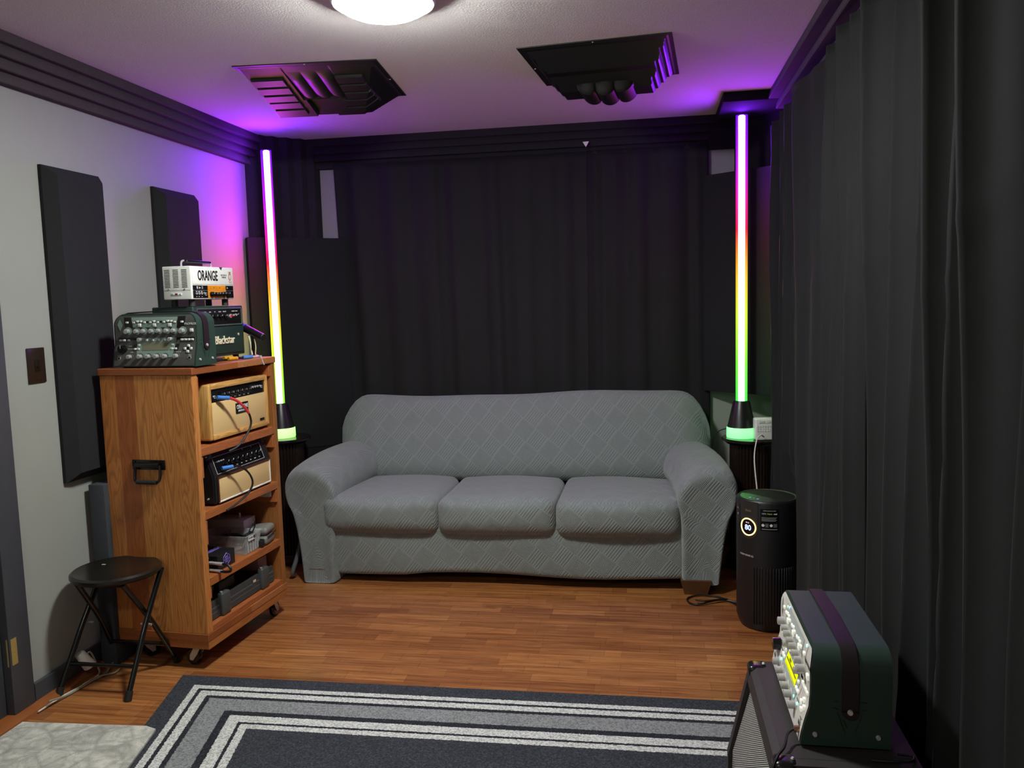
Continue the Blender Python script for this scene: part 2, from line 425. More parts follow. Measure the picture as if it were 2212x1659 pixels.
# stepped foam along the ceiling
def step_profile(depth, hgt, n=4):
    p = [(0, 0), (depth - .010, 0)]; sh = hgt / n; sd = (depth - .020) / n
    for k in range(n):
        d = depth - sd * k
        p += [(d - .004, -sh * (k + .45)), (d, -sh * (k + .93)), (d - .004, -sh * (k + 1))]
        if k < n - 1: p.append((d - sd - .013, -sh * (k + 1)))
    p.append((0, -hgt)); return p
pr = step_profile(.075, .172)
b = B(); b.prism([(XL + d, ZC + z) for d, z in pr], YF, YB - .02, 'y'); struct('trim_1', b, FOAM, smooth=25)
b = B(); b.prism([(YB - d, ZC + z) for d, z in pr], XL + .03, XR, 'x'); struct('trim_2', b, FOAM2, smooth=25)
pr3 = step_profile(.165, .185)
b = B(); b.prism([(XR - d, ZC + z) for d, z in pr3], YF, 4.30, 'y'); struct('trim_3', b, FOAM, smooth=25)
b = B()   # upright stepped corner foam above the left corner panel
poly = [(XL, 4.52), (XL + .03, 4.52), (XL + .05, 4.57), (XL + .075, 4.575), (XL + .09, 4.62), (XL + .125, 4.63), (XL + .14, 4.68), (XL + .185, 4.69), (XL + .20, 4.735), (XL + .245, 4.745), (XL + .26, 4.79), (XL + .30, 4.80), (XL + .315, YB), (XL, YB)]
b.prism(poly, 1.855, ZC - .001, 'z'); struct('trim_4', b, FOAM2, smooth=25)
b = B()   # foam in the right corner: flat board at the ceiling and a leaning face behind the lamp
b.box(.362, XR, 4.285, YB, 2.392, ZC - .001, .004)
b.prism([(.47, YB), (XR, 4.50), (XR, YB)], 1.9, 2.392, 'z')
b.box(.33, XR, YB - .06, YB, 2.26, 2.40, .003)
struct('trim_6', b, m_foam('#1f1d21'), smooth=25)

# ------------------------------------------------------------------ ceiling lamps
def ceiling_lamp(x, y, label, k=1.0):
    LAMPE = m_emit('lit opal diffuser', (.955, 1.0, .945, 1), LAMP_STRENGTH * k)
    t = thing('ceiling_light', label, 'ceiling light', (x, y, ZC))
    b = B(); b.lathe([(.05, -.001), (.163, -.001), (.166, -.010), (.165, -.034), (.160, -.040), (.146, -.040), (.143, -.034), (.05, -.030)], 48); obj('rim', b, mat('#c9ccca', .3, .6), t)
    b = B(); b.lathe([(.02, -.031), (.142, -.032), (.141, -.044), (.134, -.054), (.11, -.066), (.06, -.074), (.01, -.076)], 48); obj('diffuser', b, LAMPE, t)
    return t
ceiling_lamp(-.825, 2.635, 'round flush ceiling light with silver rim, lit, at the top edge')
ceiling_lamp(-1.3, -.25, 'round flush ceiling light over the near half of the room, out of view', .36)

# ------------------------------------------------------------------ ceiling diffusers
def diffuser(x, y, rz, label, terr):
    t = thing('acoustic_diffuser', label, 'acoustic panel', (x, y, ZC), rz, 'acoustic diffusers on the ceiling')
    N = 150; Hh = .30
    def hf(u, v):
        if abs(u) > .280 or abs(v) > .280: return .004
        fs = min(1, max(0, (.272 - v) / .045))                     # steep far end
        if terr:
            wa = (v + .272) * .30
            if .055 < wa < .071: wa = .055
            elif wa >= .071: wa -= .016
            wa = min(wa, .092)
            su = .268 - abs(u)
            ws = (math.floor(su / .024) * .024 + min(.006, max(0, su) % .024) * 1.6) * 1.05 + .012 if su > 0 else 0
            h = min(wa, ws, .004 + .09 * fs)
            if abs(u) < .12 and v > .0:
                e = min(1, v / .05) * min(1, max(0, (.268 - v) / .02))
                h = max(h, .004 + e * (.078 + .020 * (1 - (u / .12) ** 2) + .024 * abs(math.cos(u * PI / .080)) ** .5))
            return max(.006, h)
        wl = .004 + (v + .28) * .205
        su = .268 - u; ws = .012 + max(0, su) * .62
        h = min(wl, ws) * 1.0
        if -.19 < v < .17:
            for (a0, a1) in ((-.268, -.13), (.06, .21)):
                if a0 < u < a1 and ((v + .19) % .070) > .014: h += .010
        if abs(u + .01) < .10 and v < .03: h = .004 + (v + .28) * .16 + .010 * abs(math.cos((u + .01) * PI / .066)) ** .6 * min(1, max(0, (v + .22) / .06))
        if -.10 < u < .0 and v >= .03: h -= .02 * min(1, (v - .03) / .03)
        if v > .20: h = min(h, .088)
        return max(.006, min(h, .006 + .11 * fs))
    b = B(); b.grid(lambda p, q: Vector(((p - .5) * 2 * Hh, (q - .5) * 2 * Hh, -hf((p - .5) * 2 * Hh, (q - .5) * 2 * Hh))), N, N)
    # rim thickness up to the ceiling
    cs = [(-Hh, -Hh), (Hh, -Hh), (Hh, Hh), (-Hh, Hh)]
    b.ring([[Vector((p[0], p[1], -.004)) for p in cs], [Vector((p[0], p[1], 0)) for p in cs]], False, False)
    obj('panel', b, mat('#0d0e0f', .42), t, smooth=28)
    for sx, sy in ((0, -.289), (.289, 0), (-.289, 0), (0, .289)):
        b = B(); b.cyl((sx, sy, -.004), (sx, sy, -.0065), .0045, n=10); obj('screw', b, STEEL, t)
diffuser(-1.405, 3.595, R(5), 'black moulded ceiling diffuser on the left with five ribs per side', False)
diffuser(-.185, 3.60, R(-4.5), 'black moulded ceiling diffuser on the right with smooth sloped near face', True)

# ------------------------------------------------------------------ wall panels
def bev_panel(w_, hgt, d, bw):
    """rectangular acoustic panel, bevelled rim, back in plane y=0, face at y=-d"""
    b = B(); x, z = w_ / 2, hgt
    r = [[(-x, 0, 0), (x, 0, 0), (x, 0, z), (-x, 0, z)], [(-x, -d * .25, 0), (x, -d * .25, 0), (x, -d * .25, z), (-x, -d * .25, z)],
         [(-x + bw, -d, bw), (x - bw, -d, bw), (x - bw, -d, z - bw), (-x + bw, -d, z - bw)]]
    b.ring([[Vector(p) for p in q] for q in r]); return b
t = obj('wall_absorber', bev_panel(.335, 1.225, .055, .035), PANEL, smooth=0); t.location = (XL + .001, 3.025, .79); t.rotation_euler = (0, 0, PI / 2)
tag(t, 'tall black acoustic panel on the wall left of the wooden rack', 'acoustic panel', 'black acoustic panels on the left wall')
t = obj('wall_absorber', bev_panel(.355, 1.225, .055, .035), PANEL, smooth=0); t.location = (XL + .001, 3.755, .80); t.rotation_euler = (0, 0, PI / 2)
tag(t, 'narrow black acoustic panel on the wall above the white amplifier', 'acoustic panel', 'black acoustic panels on the left wall')
b = B(); b.box(-.287, .287, -.028, .028, 0, 1.24, .006)
t = obj('corner_bass_trap', b, PANEL); t.location = (-2.034, 4.632, .612); t.rotation_euler = (0, 0, R(38.5))
tag(t, 'large black fabric bass trap across the left corner behind the lamp', 'acoustic panel')
b = B(); b.box(-.28, .28, -.03, .03, 0, .61, .006)
t = obj('corner_bass_trap', b, mat('#171719', .95, spec=.2)); t.location = (-2.03, 4.636, 0.001); t.rotation_euler = (0, 0, R(38.5))
tag(t, 'lower black bass trap in the left corner, under the larger one', 'acoustic panel')
b = B(); b.box(-.26, .26, -.025, .025, 0, 1.2, .006)
t = obj('corner_bass_trap', b, PANEL); t.location = (.515, 4.66, .915); t.rotation_euler = (0, 0, R(-38))
tag(t, 'black fabric bass trap across the right corner behind the lamp', 'acoustic panel')
b = B(); b.box(-.035, .035, -.07, .07, 0, .76, .004); t = obj('panel_offcut', b, mat('#3a3c40', .9, spec=.2)); t.location = (XL + .06, 3.035, .001)
tag(t, 'dark grey upright board between the rack and the left wall', 'board')
b = B(); b.box(-.006, 0, -.047, .047, -.066, .066, .003)
sw = thing('wall_plate', 'brown wall plate on the wall beside the tall black panel', 'wall plate', (XL, 2.763, 1.262))
b = B(); b.box(0, .007, -.045, .045, -.066, .066, .003); obj('plate', b, mat('#2a1e17', .25), sw)
b = B(); b.box(.006, .010, -.012, .012, -.022, .022, .002); b.cyl((.009, 0, -.004), (.013, 0, -.004), .006, n=12); obj('socket', b, mat('#1c1512', .3), sw)
for z in (-.05, .05):
    b = B(); b.cyl((.006, 0, z), (.0085, 0, z), .0035, n=10); obj('screw', b, mat('#5a4a3a', .3, .8), sw)

# ------------------------------------------------------------------ curtains
CB = m_curtain('dark blackout curtain', '#1c1b1d', '#212022'); CR = m_curtain('charcoal velvet curtain', '#191b1a', '#1e201f')
def fold(ph, k=.75):
    s_ = math.sin(ph); return math.copysign(abs(s_) ** k, s_)
def back_curtain(x0a, x1a, x0b, x1b, z0, z1, waves, amp, label, seed, yoff=0):
    rng = random.Random(seed); P = [rng.uniform(0, 6.28) for _ in range(6)]
    def f(p, q):
        z = z0 + (z1 - z0) * q; xa = x0a + (x1a - x0a) * q; xb = x0b + (x1b - x0b) * q
        s_ = p + .012 * math.sin(p * 9 + P[0]) + .01 * math.sin(p * 23 + P[1]) + .007 * (1 - q) * math.sin(p * 14 + P[2])
        x = xa + (xb - xa) * p
        a = amp * (.65 + .35 * (1 - q)) * (.6 + .4 * math.sin(p * 17 + P[3]) ** 2)
        y = 4.805 + yoff + a * fold(s_ * waves * 2 * PI) + .0025 * math.sin(s_ * waves * 3.3 * PI + P[4] + q)
        y += .004 * math.exp(-((z - 1.68) / .012) ** 2) + .004 * math.exp(-((z - 1.17) / .012) ** 2)
        return Vector((x, min(y, 4.846), z))
    b = B(); b.grid(f, int(waves * 22), 46); o = obj('curtain', b, CB, smooth=180, solid=.003)
    return tag(o, label, 'curtain', 'curtains on the back wall')
back_curtain(-1.79, -1.855, -.36, -.345, .12, 2.285, 7.5, .015, 'wide dark curtain on the back wall, left of the gap', 3)
back_curtain(-.375, -.35, .335, .325, .12, 2.29, 4, .013, 'narrower dark curtain on the back wall, right of the gap', 5, .012)
b = B(); b.prism([(-.365, 2.33), (-.33, 2.33), (-.347, 2.30)], 4.765, 4.771, 'y'); o = obj('curtain_hook_tab', b, WHITEP, smooth=0); tag(o, 'small white tab showing at the gap of the back curtains', 'tab')
def right_curtain(y0, y1, lobes, label, seed, x0=.63, dens=70):
    """lobes: (crest y, width towards the camera, height of the fold, drift of the crest towards the floor)"""
    rng = random.Random(seed); P = [rng.uniform(0, 6.28) for _ in range(6)]
    def g(u, wd):
        if u < -.20 / 1: return 0
        if u < 0: t = (u + .20) / .20; return t * t * (3 - 2 * t)
        return (1 - u) ** 1.25 * (1 - .12 * math.sin(u * PI * 2)) if u < 1 else 0
    def f(p, q):
        z = .015 + (2.262 - .015) * q; y = y0 + (y1 - y0) * p
        d = 0
        for i, (yc, wd, hgt, dr) in enumerate(lobes):
            yy = yc + dr * (1 - q) + .008 * math.sin(q * 4 + i * 1.7 + P[0])
            d = max(d, hgt * (.80 + .2 * math.sin(q * 3 + i * 2.1 + P[1])) * g((yy - y) / wd, wd))
        x = x0 - d + .004 * math.sin(y * 31 + P[2] + 1.5 * q) + .003 * math.sin(q * 11 + y * 9 + P[3])
        x -= .003 * math.exp(-((z - 1.55 - .1 * math.sin(y * 9)) / .02) ** 2)
        if z < .75:                                                     # pushed back by the round purifier near the floor
            k = min(1, (.75 - z) / .15); dy = abs(y - 3.69)
            if dy < .16: x = x * (1 - k) + k * max(x, .645)
            elif dy < .24: kk = k * (.24 - dy) / .08; x = x * (1 - kk) + kk * max(x, .645)
        return Vector((min(x, .728), y, z))
    b = B(); b.grid(f, int(abs(y1 - y0) * dens / .5), 60); o = obj('curtain', b, CR, smooth=180, solid=.003)
    return tag(o, label, 'curtain', 'curtains along the right wall')
right_curtain(4.29, 3.50, [(4.26, .11, .065, .0), (4.15, .12, .06, .01), (4.03, .10, .055, -.01), (3.94, .12, .06, .01), (3.81, .12, .055, .0), (3.70, .10, .05, .01), (3.60, .10, .055, 0)], 'charcoal curtain on the right wall, farthest, beside the purifier', 11, .632, 120)
right_curtain(3.51, 2.56, [(3.49, .62, .075, -.03), (2.95, .10, .060, .02), (2.86, .09, .065, .03), (2.76, .12, .06, -.02), (2.64, .08, .05, .0)], 'flatter charcoal curtain on the right wall behind the white amplifier', 12, .628, 90)
right_curtain(2.57, 1.74, [(2.50, .18, .13, -.03), (2.33, .20, .085, .0), (2.14, .18, .115, -.02), (1.97, .13, .13, -.03), (1.85, .12, .09, .03)], 'deeply folded charcoal curtain second from the right edge', 13, .695, 90)
right_curtain(1.75, .95, [(1.72, .19, .145, -.03), (1.52, .30, .08, .02), (1.32, .2, .10, 0), (1.12, .2, .09, 0)], 'charcoal curtain nearest the camera at the right edge', 14, .695, 90)

# ------------------------------------------------------------------ rugs
ed = Vector((1, .0103)); le = Vector((.137, -.63)).normalized()
c0 = Vector((-1.848, 2.901))
def rugpt(u, v): q = c0 + ed * u + le * v; return q
Lr, Wr = 2.19, 1.95
b = B()
for z0, z1 in ((.001, .009),):
    q = [rugpt(0, 0), rugpt(Lr, 0), rugpt(Lr, Wr), rugpt(0, Wr)]
    b.ring([[Vector((p.x, p.y, z0)) for p in q], [Vector((p.x, p.y, z1)) for p in q]])
def ruguv(p):
    d = Vector((p.x, p.y)) - c0; det = ed.x * le.y - ed.y * le.x
    u = (d.x * le.y - d.y * le.x) / det; v = (ed.x * d.y - ed.y * d.x) / det
    return (u * abs(le.y), v * abs(le.y))
o = obj('area_rug', b, m_rug(), smooth=0, uv=ruguv); tag(o, 'dark grey area rug with pale border stripes in front of the sofa', 'rug')
b = B(); q = [(-2.21, 2.475), (-1.745, 2.50), (-1.70, 2.485), (-1.58, 1.95), (-1.55, 1.55), (-2.21, 1.55)]
b.ring([[Vector((p[0], p[1], .0095)) for p in q], [Vector((p[0], p[1], .017)) for p in q]])
o = obj('door_mat', b, m_mat(), smooth=0); tag(o, 'pale grey patterned mat by the door overlapping the dark rug', 'rug')

# ------------------------------------------------------------------ sofa
FAB = m_fabric()
sofa = thing('sofa', 'long grey sofa with patterned stretch slipcover against the back curtain', 'sofa', (-.75, 4.4, 0))
SX, SY = -.75, 4.4
def sofa_part(name, b, **k):
    bmesh.ops.translate(b.bm, verts=b.bm.verts, vec=(-SX, -SY, 0)); return obj(name, b, FAB, sofa, smooth=180, uv=True, **k)
def arm(sgn, zb):
    # profile: distance from the sofa centre (x) and height
    pf = [(1.07, zb), (1.07, zb + .004), (1.072, zb + .03), (1.078, .12), (1.093, .25), (1.118, .38), (1.142, .46), (1.158, .52), (1.160, .575), (1.135, .625), (1.085, .655), (1.02, .662), (.95, .645), (.895, .60), (.868, .54), (.868, .47), (.885, .40), (.89, .28), (.89, zb + .03), (.89, zb + .004), (.89, zb)]
    cx = 1.01; cz = .42; rings = []
    for (y, sc, dz, dx) in ((4.020, .5, -.05, 0), (4.006, .80, -.052, 0), (4.006, .92, -.05, 0), (4.020, .975, -.044, 0), (4.05, 1.0, -.034, 0), (4.10, 1.0, -.026, 0), (4.20, 1.0, -.012, -.008), (4.32, 1.0, .0, -.022), (4.46, 1.0, .006, -.045), (4.60, 1.0, .006, -.075), (4.74, .98, .0, -.10)):
        rg = []
        for (x, z) in pf:
            xx = cx + (x - cx) * (sc if sc < 1 else 1); zz = z + (cz + (z - cz) * min(sc, 1) - z) * min(1, (z - zb) / .22)
            if z > .45: xx += dx; zz += dz
            else: xx += dx * .6 * (1 if x > 1 else 0)
            rg.append(Vector((SX + sgn * xx, y, zz)))
        rings.append(rg)
    b = B(); b.ring(rings); return b
sofa_part('arm', arm(-1, .003), sub=2); sofa_part('arm', arm(1, .052), sub=2)
# backrest
b = B(); rings = []
pf = [(4.50, .42), (4.525, .55), (4.56, .68), (4.60, .79), (4.635, .87), (4.665, .912), (4.70, .926), (4.74, .915), (4.765, .88), (4.77, .80), (4.77, .42)]
N = 34
for i in range(N + 1):
    t_ = i / N; x = -1.83 + 2.16 * t_
    e = min(t_, 1 - t_) * 2.16
    k = 1 - (1 - min(1, e / .16)) ** 2.2
    drop = (1 - k) * .19; pin = (1 - k) * .06; wav = .003 * math.sin(t_ * 9 + 1) + .003 * math.sin(t_ * 21)
    rings.append([Vector((x, y + pin * (1 if y < 4.66 else -.6), z - (drop * max(0, (z - .42) / .5)) + (wav if z > .85 else 0) - .01 * math.sin(t_ * 6) * (z > .5))) for y, z in pf])
b.ring(rings); sofa_part('backrest', b, sub=1)
# base cover
def bw(q):
    q = q.copy()
    if q.z < .1: q.z += .008 * math.sin(q.x * 5) + (.0 if q.x > -1.2 else -.01)
    q.y += .006 * math.sin(q.x * 7 + q.z * 11)
    return q
b = B(); b.pillow((-.75, 4.34, .20), (.925, .30, .145), .03, 18, (0, .004, 0), bw); sofa_part('base', b)
for (x0, x1, sd) in ((-1.700, -1.082, 1), (-1.082, -.477, 2), (-.477, .140, 3)):
    def cw(q, sd=sd):
        q = q.copy(); q.z += .006 * math.sin(q.x * 8 + sd * 2 + q.y * 5) * (1 if q.z > .35 else .4)
        if q.z < .34: q.y += .018 * min(1, (.34 - q.z) / .07)
        return q
    b = B(); b.pillow(((x0 + x1) / 2, 4.285, .366), ((x1 - x0) / 2 - .0005, .290, .100), .052, 18, (.004, .016, .016), cw); sofa_part('seat_cushion', b)
LEGW = mat('#5a3a22', .45)
for x, y in ((.207, 4.07), (-1.73, 4.09), (.18, 4.66), (-1.70, 4.66)):
    b = B(); b.ring([[Vector((x - SX + dx * s_, y - SY + dy * s_, z)) for dx, dy in ((-1, -1), (1, -1), (1, 1), (-1, 1))] for z, s_ in ((0.001, .055), (.075, .074))]); obj('leg', b, LEGW, sofa, smooth=0)
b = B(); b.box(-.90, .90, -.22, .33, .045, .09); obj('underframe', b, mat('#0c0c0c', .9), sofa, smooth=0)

# ------------------------------------------------------------------ LED lamps on fluted pedestals
def pedestal(x, y, hgt, r, label):
    t = thing('fluted_pedestal', label, 'pedestal', (x, y, 0), 0, 'dark fluted pedestals in the back corners')
    wd = mat('#1f1512', .3)
    b = B(); b.lathe([(r * .2, .001), (r * .86, .001), (r * .88, .02), (r * .84, .05), (r * .80, .055), (r * .2, .055)], 48); obj('foot', b, wd, t)
    n = 216; b = B(); b.lathe([(r * .72, .05), (r * .72, hgt - .028)], n, fl=lambda i: -.0075 * (abs(math.cos(i / n * 2 * PI * 18)) ** 3)); obj('shaft', b, wd, t, smooth=60)
    b = B(); b.lathe([(r * .2, hgt - .03), (r * .84, hgt - .03), (r * .9, hgt - .02), (r, hgt - .014), (r, hgt - .004), (r * .97, hgt), (r * .02, hgt)], 64); obj('top', b, mat('#1b1311', .2), t)
pedestal(-2.072, 4.40, .715, .152, 'dark fluted pedestal between the rack and the left sofa arm')
pedestal(.519, 4.50, .700, .150, 'dark fluted pedestal behind the right sofa arm')
def led_lamp(x, y, z, hgt, stops, glow, ringcol, label):
    t = thing('led_column_lamp', label, 'lamp', (x, y, z), 0, 'rainbow LED column lamps')
    b = B(); b.lathe([(.02, .001), (.076, .001), (.078, .006), (.077, .052), (.074, .056), (.02, .056)], 48); obj('light_ring', b, m_emit('lit ring', ringcol, 1.15), t)
    b = B(); b.lathe([(.02, .056), (.074, .056), (.070, .07), (.044, .188), (.040, .196), (.02, .196)], 48); obj('cone', b, mat('#1c1c1d', .33), t)
    b = B(); b.lathe([(.004, .19), (.0165, .19), (.0165, hgt - .004), (.012, hgt), (.003, hgt)], 24); obj('tube', b, m_tube('lit rainbow tube', stops, .19, hgt, TUBE_STRENGTH), t)
    b = B()   # slim dark channel behind the light strip
    n = 14; arc = [(.0215 * math.cos(R(6 + 168 * i / n)), .0215 * math.sin(R(6 + 168 * i / n))) for i in range(n + 1)] + [(.0185 * math.cos(R(174 - 168 * i / n)), .0185 * math.sin(R(174 - 168 * i / n))) for i in range(n + 1)]
    b.prism(arc, .19, hgt, 'z'); obj('back_channel', b, mat('#1a1a1b', .5), t)
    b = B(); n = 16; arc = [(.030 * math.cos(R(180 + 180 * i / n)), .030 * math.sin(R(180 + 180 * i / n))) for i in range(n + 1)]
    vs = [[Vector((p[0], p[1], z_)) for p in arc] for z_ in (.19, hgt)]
    b.ring(vs, False, False, closed=False); obj('bloom_shell', b, m_tube('painted bloom', glow, .19, hgt, .85, True), t)  # added see-through shell, its emission imitates coloured bloom around the tube
    b = B(); b.tube([(-.03, .07, .02), (-.07, .09, .03), (-.12, .07, .012), (-.145, .075, -.05), (-.142, .08, -.2), (-.12, .09, -.4)], .003); obj('cable', b, CABLE, t)
ST = [(0, (.07, .17, .03, 1)), (.14, (.10, .17, .03, 1)), (.27, (.18, .15, .03, 1)), (.40, (.26, .11, .03, 1)), (.50, (.40, .08, .03, 1)), (.56, (.7, .05, .14, 1)), (.66, (.75, .04, .8, 1)), (.80, (.48, .03, 1.35, 1)), (.92, (.32, .03, 1.6, 1)), (.97, (.7, .06, 3.4, 1))]
ST2 = [(0, (.035, .17, .04, 1)), (.12, (.06, .17, .035, 1)), (.27, (.14, .17, .03, 1)), (.40, (.22, .15, .03, 1)), (.52, (.34, .10, .03, 1)), (.60, (.7, .05, .10, 1)), (.70, (.75, .04, .7, 1)), (.83, (.48, .03, 1.35, 1)), (.93, (.32, .03, 1.6, 1)), (.97, (.7, .06, 3.4, 1))]
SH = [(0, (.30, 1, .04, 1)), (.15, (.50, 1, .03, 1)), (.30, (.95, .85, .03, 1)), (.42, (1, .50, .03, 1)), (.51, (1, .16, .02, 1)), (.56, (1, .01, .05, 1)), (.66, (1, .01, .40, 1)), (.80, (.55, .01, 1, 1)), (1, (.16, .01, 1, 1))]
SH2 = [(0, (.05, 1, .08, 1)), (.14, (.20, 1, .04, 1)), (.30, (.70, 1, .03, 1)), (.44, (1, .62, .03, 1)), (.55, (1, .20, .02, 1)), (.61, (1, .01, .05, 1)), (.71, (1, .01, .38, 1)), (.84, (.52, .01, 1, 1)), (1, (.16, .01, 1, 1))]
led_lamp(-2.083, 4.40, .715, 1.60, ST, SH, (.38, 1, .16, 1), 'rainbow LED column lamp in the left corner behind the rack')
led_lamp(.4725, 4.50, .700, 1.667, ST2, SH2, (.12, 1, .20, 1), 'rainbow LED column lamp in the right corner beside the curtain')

# white plug-in block and its lead on the right pedestal
t = thing('power_adapter', 'white ribbed power block on the right pedestal beside the lamp', 'power adapter', (.578, 4.415, .700), R(8))
b = B(); b.box(-.052, .052, -.03, .03, .001, .115, .008, 3); obj('body', b, WHITEP, t)
b = B()
for i in range(7):
    for j in range(3): b.cyl((-.04 + .0125 * i, -.0305, .05 + .012 * j), (-.04 + .0125 * i, -.0325, .05 + .012 * j), .004, n=6)
obj('grip_texture', b, mat('#cfd1cc', .4), t)
for (xa, xb) in ((-.035, -.004), (.0, .026)):
    b = B(); b.box(xa, xb, -.0325, -.03, .091, .104, .001); obj('button', b, mat('#d5d8d2', .3), t)
b = B(); b.tube([(.57, 4.37, .722), (.555, 4.345, .735), (.535, 4.325, .725), (.523, 4.31, .69), (.513, 4.28, .62), (.515, 4.2, .5), (.518, 4.1, .40), (.53, 4.0, .30), (.55, 3.9, .2), (.56, 3.87, .05), (.555, 3.88, .004)], .0035)
o = obj('charging_cable', b, mat('#d9d6cb', .4)); tag(o, 'white cable hanging from the power block down behind the purifier', 'cable')

# ------------------------------------------------------------------ air purifier
PX, PY, PR, PH = .497, 3.69, .130, .578
pur = thing('air_purifier', 'black cylindrical air purifier with lit ring display by the right curtain', 'air purifier', (PX, PY, 0), R(-44))
PB = mat('#18181a', .42)
b = B(); b.lathe([(.03, .001), (PR - .02, .001), (PR - .012, .012), (PR - .006, .03), (PR, .05), (PR, PH - .012), (PR - .003, PH - .003), (PR - .007, PH), (PR - .014, PH - .002), (PR - .016, PH - .02), (.03, PH - .02)], 72); obj('body', b, PB, pur)
def wrap(b0, rr):
    for v in b0.bm.verts:
        a = v.co.x / PR; rad = rr - v.co.y
        v.co = Vector((rad * math.sin(a), -rad * math.cos(a), v.co.z))
    return b0
b = B(); n = 28
poly = [(-.045, .42), (-.045, PH - .004), (.045, PH - .004), (.045, .42)]
b.grid(lambda p, q: Vector((-.045 + .09 * p, 0, (.455 - math.sqrt(max(0, .045 ** 2 - (-.045 + .09 * p) ** 2))) * (1 - q) + (PH - .004) * q)), 20, 8); wrap(b, PR + .0015); obj('front_plate', b, mat('#3a3836', .3, .4), pur)
b = B(); b.tube([(.036 * math.cos(2 * PI * i / 32), 0, .462 + .036 * math.sin(2 * PI * i / 32)) for i in range(32)], .0028, 8, 0, True); wrap(b, PR + .004); obj('light_ring', b, m_emit('lit amber ring', (1, .62, .16, 1), 2.2), pur)
b = B(); b.ring([[Vector((0.0001 * math.cos(2 * PI * i / 32), 0, .462 + .0001 * math.sin(2 * PI * i / 32))) for i in range(32)], [Vector((.034 * math.cos(2 * PI * i / 32), 0, .462 + .034 * math.sin(2 * PI * i / 32))) for i in range(32)]], False, False); wrap(b, PR + .003); obj('display', b, mat('#070709', .1), pur)
def wrap_text(name, body, size, x, z, m, parent, rr, **k):
    b = B(); me = text_mesh(body, size, ext=.0002, **k); b.add_mesh(me, Matrix.Translation((x, 0, z)) @ FRONT); bpy.data.meshes.remove(me)
    wrap(b, rr); return obj(name, b, m, parent, smooth=0)
wrap_text('readout', '80', .032, .0, .458, m_emit('lit blue digits', (.25, .38, 1, 1), 2.0), pur, PR + .0036, bold=.0006)
wrap_text('readout_caption', 'PM 2.5', .006, -.002, .480, m_emit('lit small text', (.8, .85, 1, 1), 1.0), pur, PR + .0036)
wrap_text('logo', 'Shark', .013, .0, .533, mat('#8a7a70', .3, .5), pur, PR + .0022, bold=.0004)
wrap_text('lettering', 'CLEAN SENSE IQ', .0100, -.012, .335, mat('#b9b4b2', .4), pur, PR + .0014, bold=.0002)
b = B(); b.box(.055, .128, -.0005, .0005, .455, .548, 0); bmesh.ops.subdivide_edges(b.bm, edges=b.bm.edges, cuts=6, use_grid_fill=True); wrap(b, PR + .0012); obj('sticker', b, mat('#0b0b0c', .25), pur)
WT = mat('#d8dad6', .5)
wrap_text('sticker_text', 'NEVER CHANGE FILTERS', .0046, .092, .541, WT, pur, PR + .0021)
wrap_text('sticker_text', 'HEPA', .0075, .070, .528, WT, pur, PR + .0021)
wrap_text('sticker_text', 'Nano', .009, .093, .528, mat('#8fae3c', .5), pur, PR + .0021, bold=.0003)
wrap_text('sticker_text', 'seal', .009, .116, .528, WT, pur, PR + .0021, bold=.0003)
b = B()
for j in range(4): b.box(.060, .122 - .004 * (j % 2), -.0002, .0002, .511 - j * .0048, .5125 - j * .0048)
for j in range(4): b.box(.075, .088, -.0002, .0002, .483 - j * .004, .4842 - j * .004); b.box(.108, .123, -.0002, .0002, .483 - j * .004, .4842 - j * .004)
b.box(.062, .124, -.0002, .0002, .460, .4625)
bmesh.ops.subdivide_edges(b.bm, edges=[e for e in b.bm.edges if e.calc_length() > .009], cuts=5, use_grid_fill=True)
wrap(b, PR + .0022); obj('sticker_print', b, mat('#9a9c99', .5), pur, smooth=0)
for xx in (.066, .099):
    b = B(); b.cyl((xx, 0, .478), (xx, -.0004, .478), .0062, n=18); wrap(b, PR + .0021); obj('sticker_badge', b, WT, pur)
b = B(); b.box(-.088, -.056, -.0004, .0004, .46, .55); bmesh.ops.subdivide_edges(b.bm, edges=b.bm.edges, cuts=4, use_grid_fill=True); wrap(b, PR + .001); obj('sticker', b, mat('#2a2022', .3), pur)
wrap_text('sticker_text', 'HEPA', .008, -.072, .53, mat('#c07878', .5), pur, PR + .002); wrap_text('sticker_text', '12', .012, -.070, .505, WT, pur, PR + .002)
b = B()
for i in range(22):
    a = R(12 + i * 5.2); b.box(-.0022, .0022, -PR - .004, -PR + .002, .035, .29, .001, 1, Matrix.Rotation(a, 4, 'Z'))
obj('intake_fins', b, PB, pur)
b = B()
for i in range(34):
    x = -PR + .012 + i * (2 * PR - .024) / 33; half = math.sqrt(max(0, (PR - .012) ** 2 - x * x))
    y0 = -.035 + .02 * math.cos(x * 20)
    if half > y0: b.box(x - .0011, x + .0011, max(-half, y0), half, PH - .012, PH - .003)
for r_ in (.06, .09):
    b.tube([(r_ * math.cos(R(-25 + 230 * i / 20)), r_ * math.sin(R(-25 + 230 * i / 20)), PH - .009) for i in range(21)], .0014, 6, 0)
grille = obj('outlet_grille', b, mat('#3b3e3a', .4), pur, smooth=0)
b = B(); pts = [((PR - .016) * math.cos(R(195 + 150 * i / 24)), (PR - .016) * math.sin(R(195 + 150 * i / 24))) for i in range(25)] + [(.09, -.02), (.03, -.022), (-.03, -.02), (-.08, -.024)]
b.prism(pts, PH - .018, PH - .002, 'z'); obj('control_panel', b, mat('#202221', .25), pur)
put_text('control_icons', 'o  -  o', .02, (-.01, -.078, PH - .0012), mat('#7f92c8', .3, emit=.6), pur, base=Matrix.Identity(4))
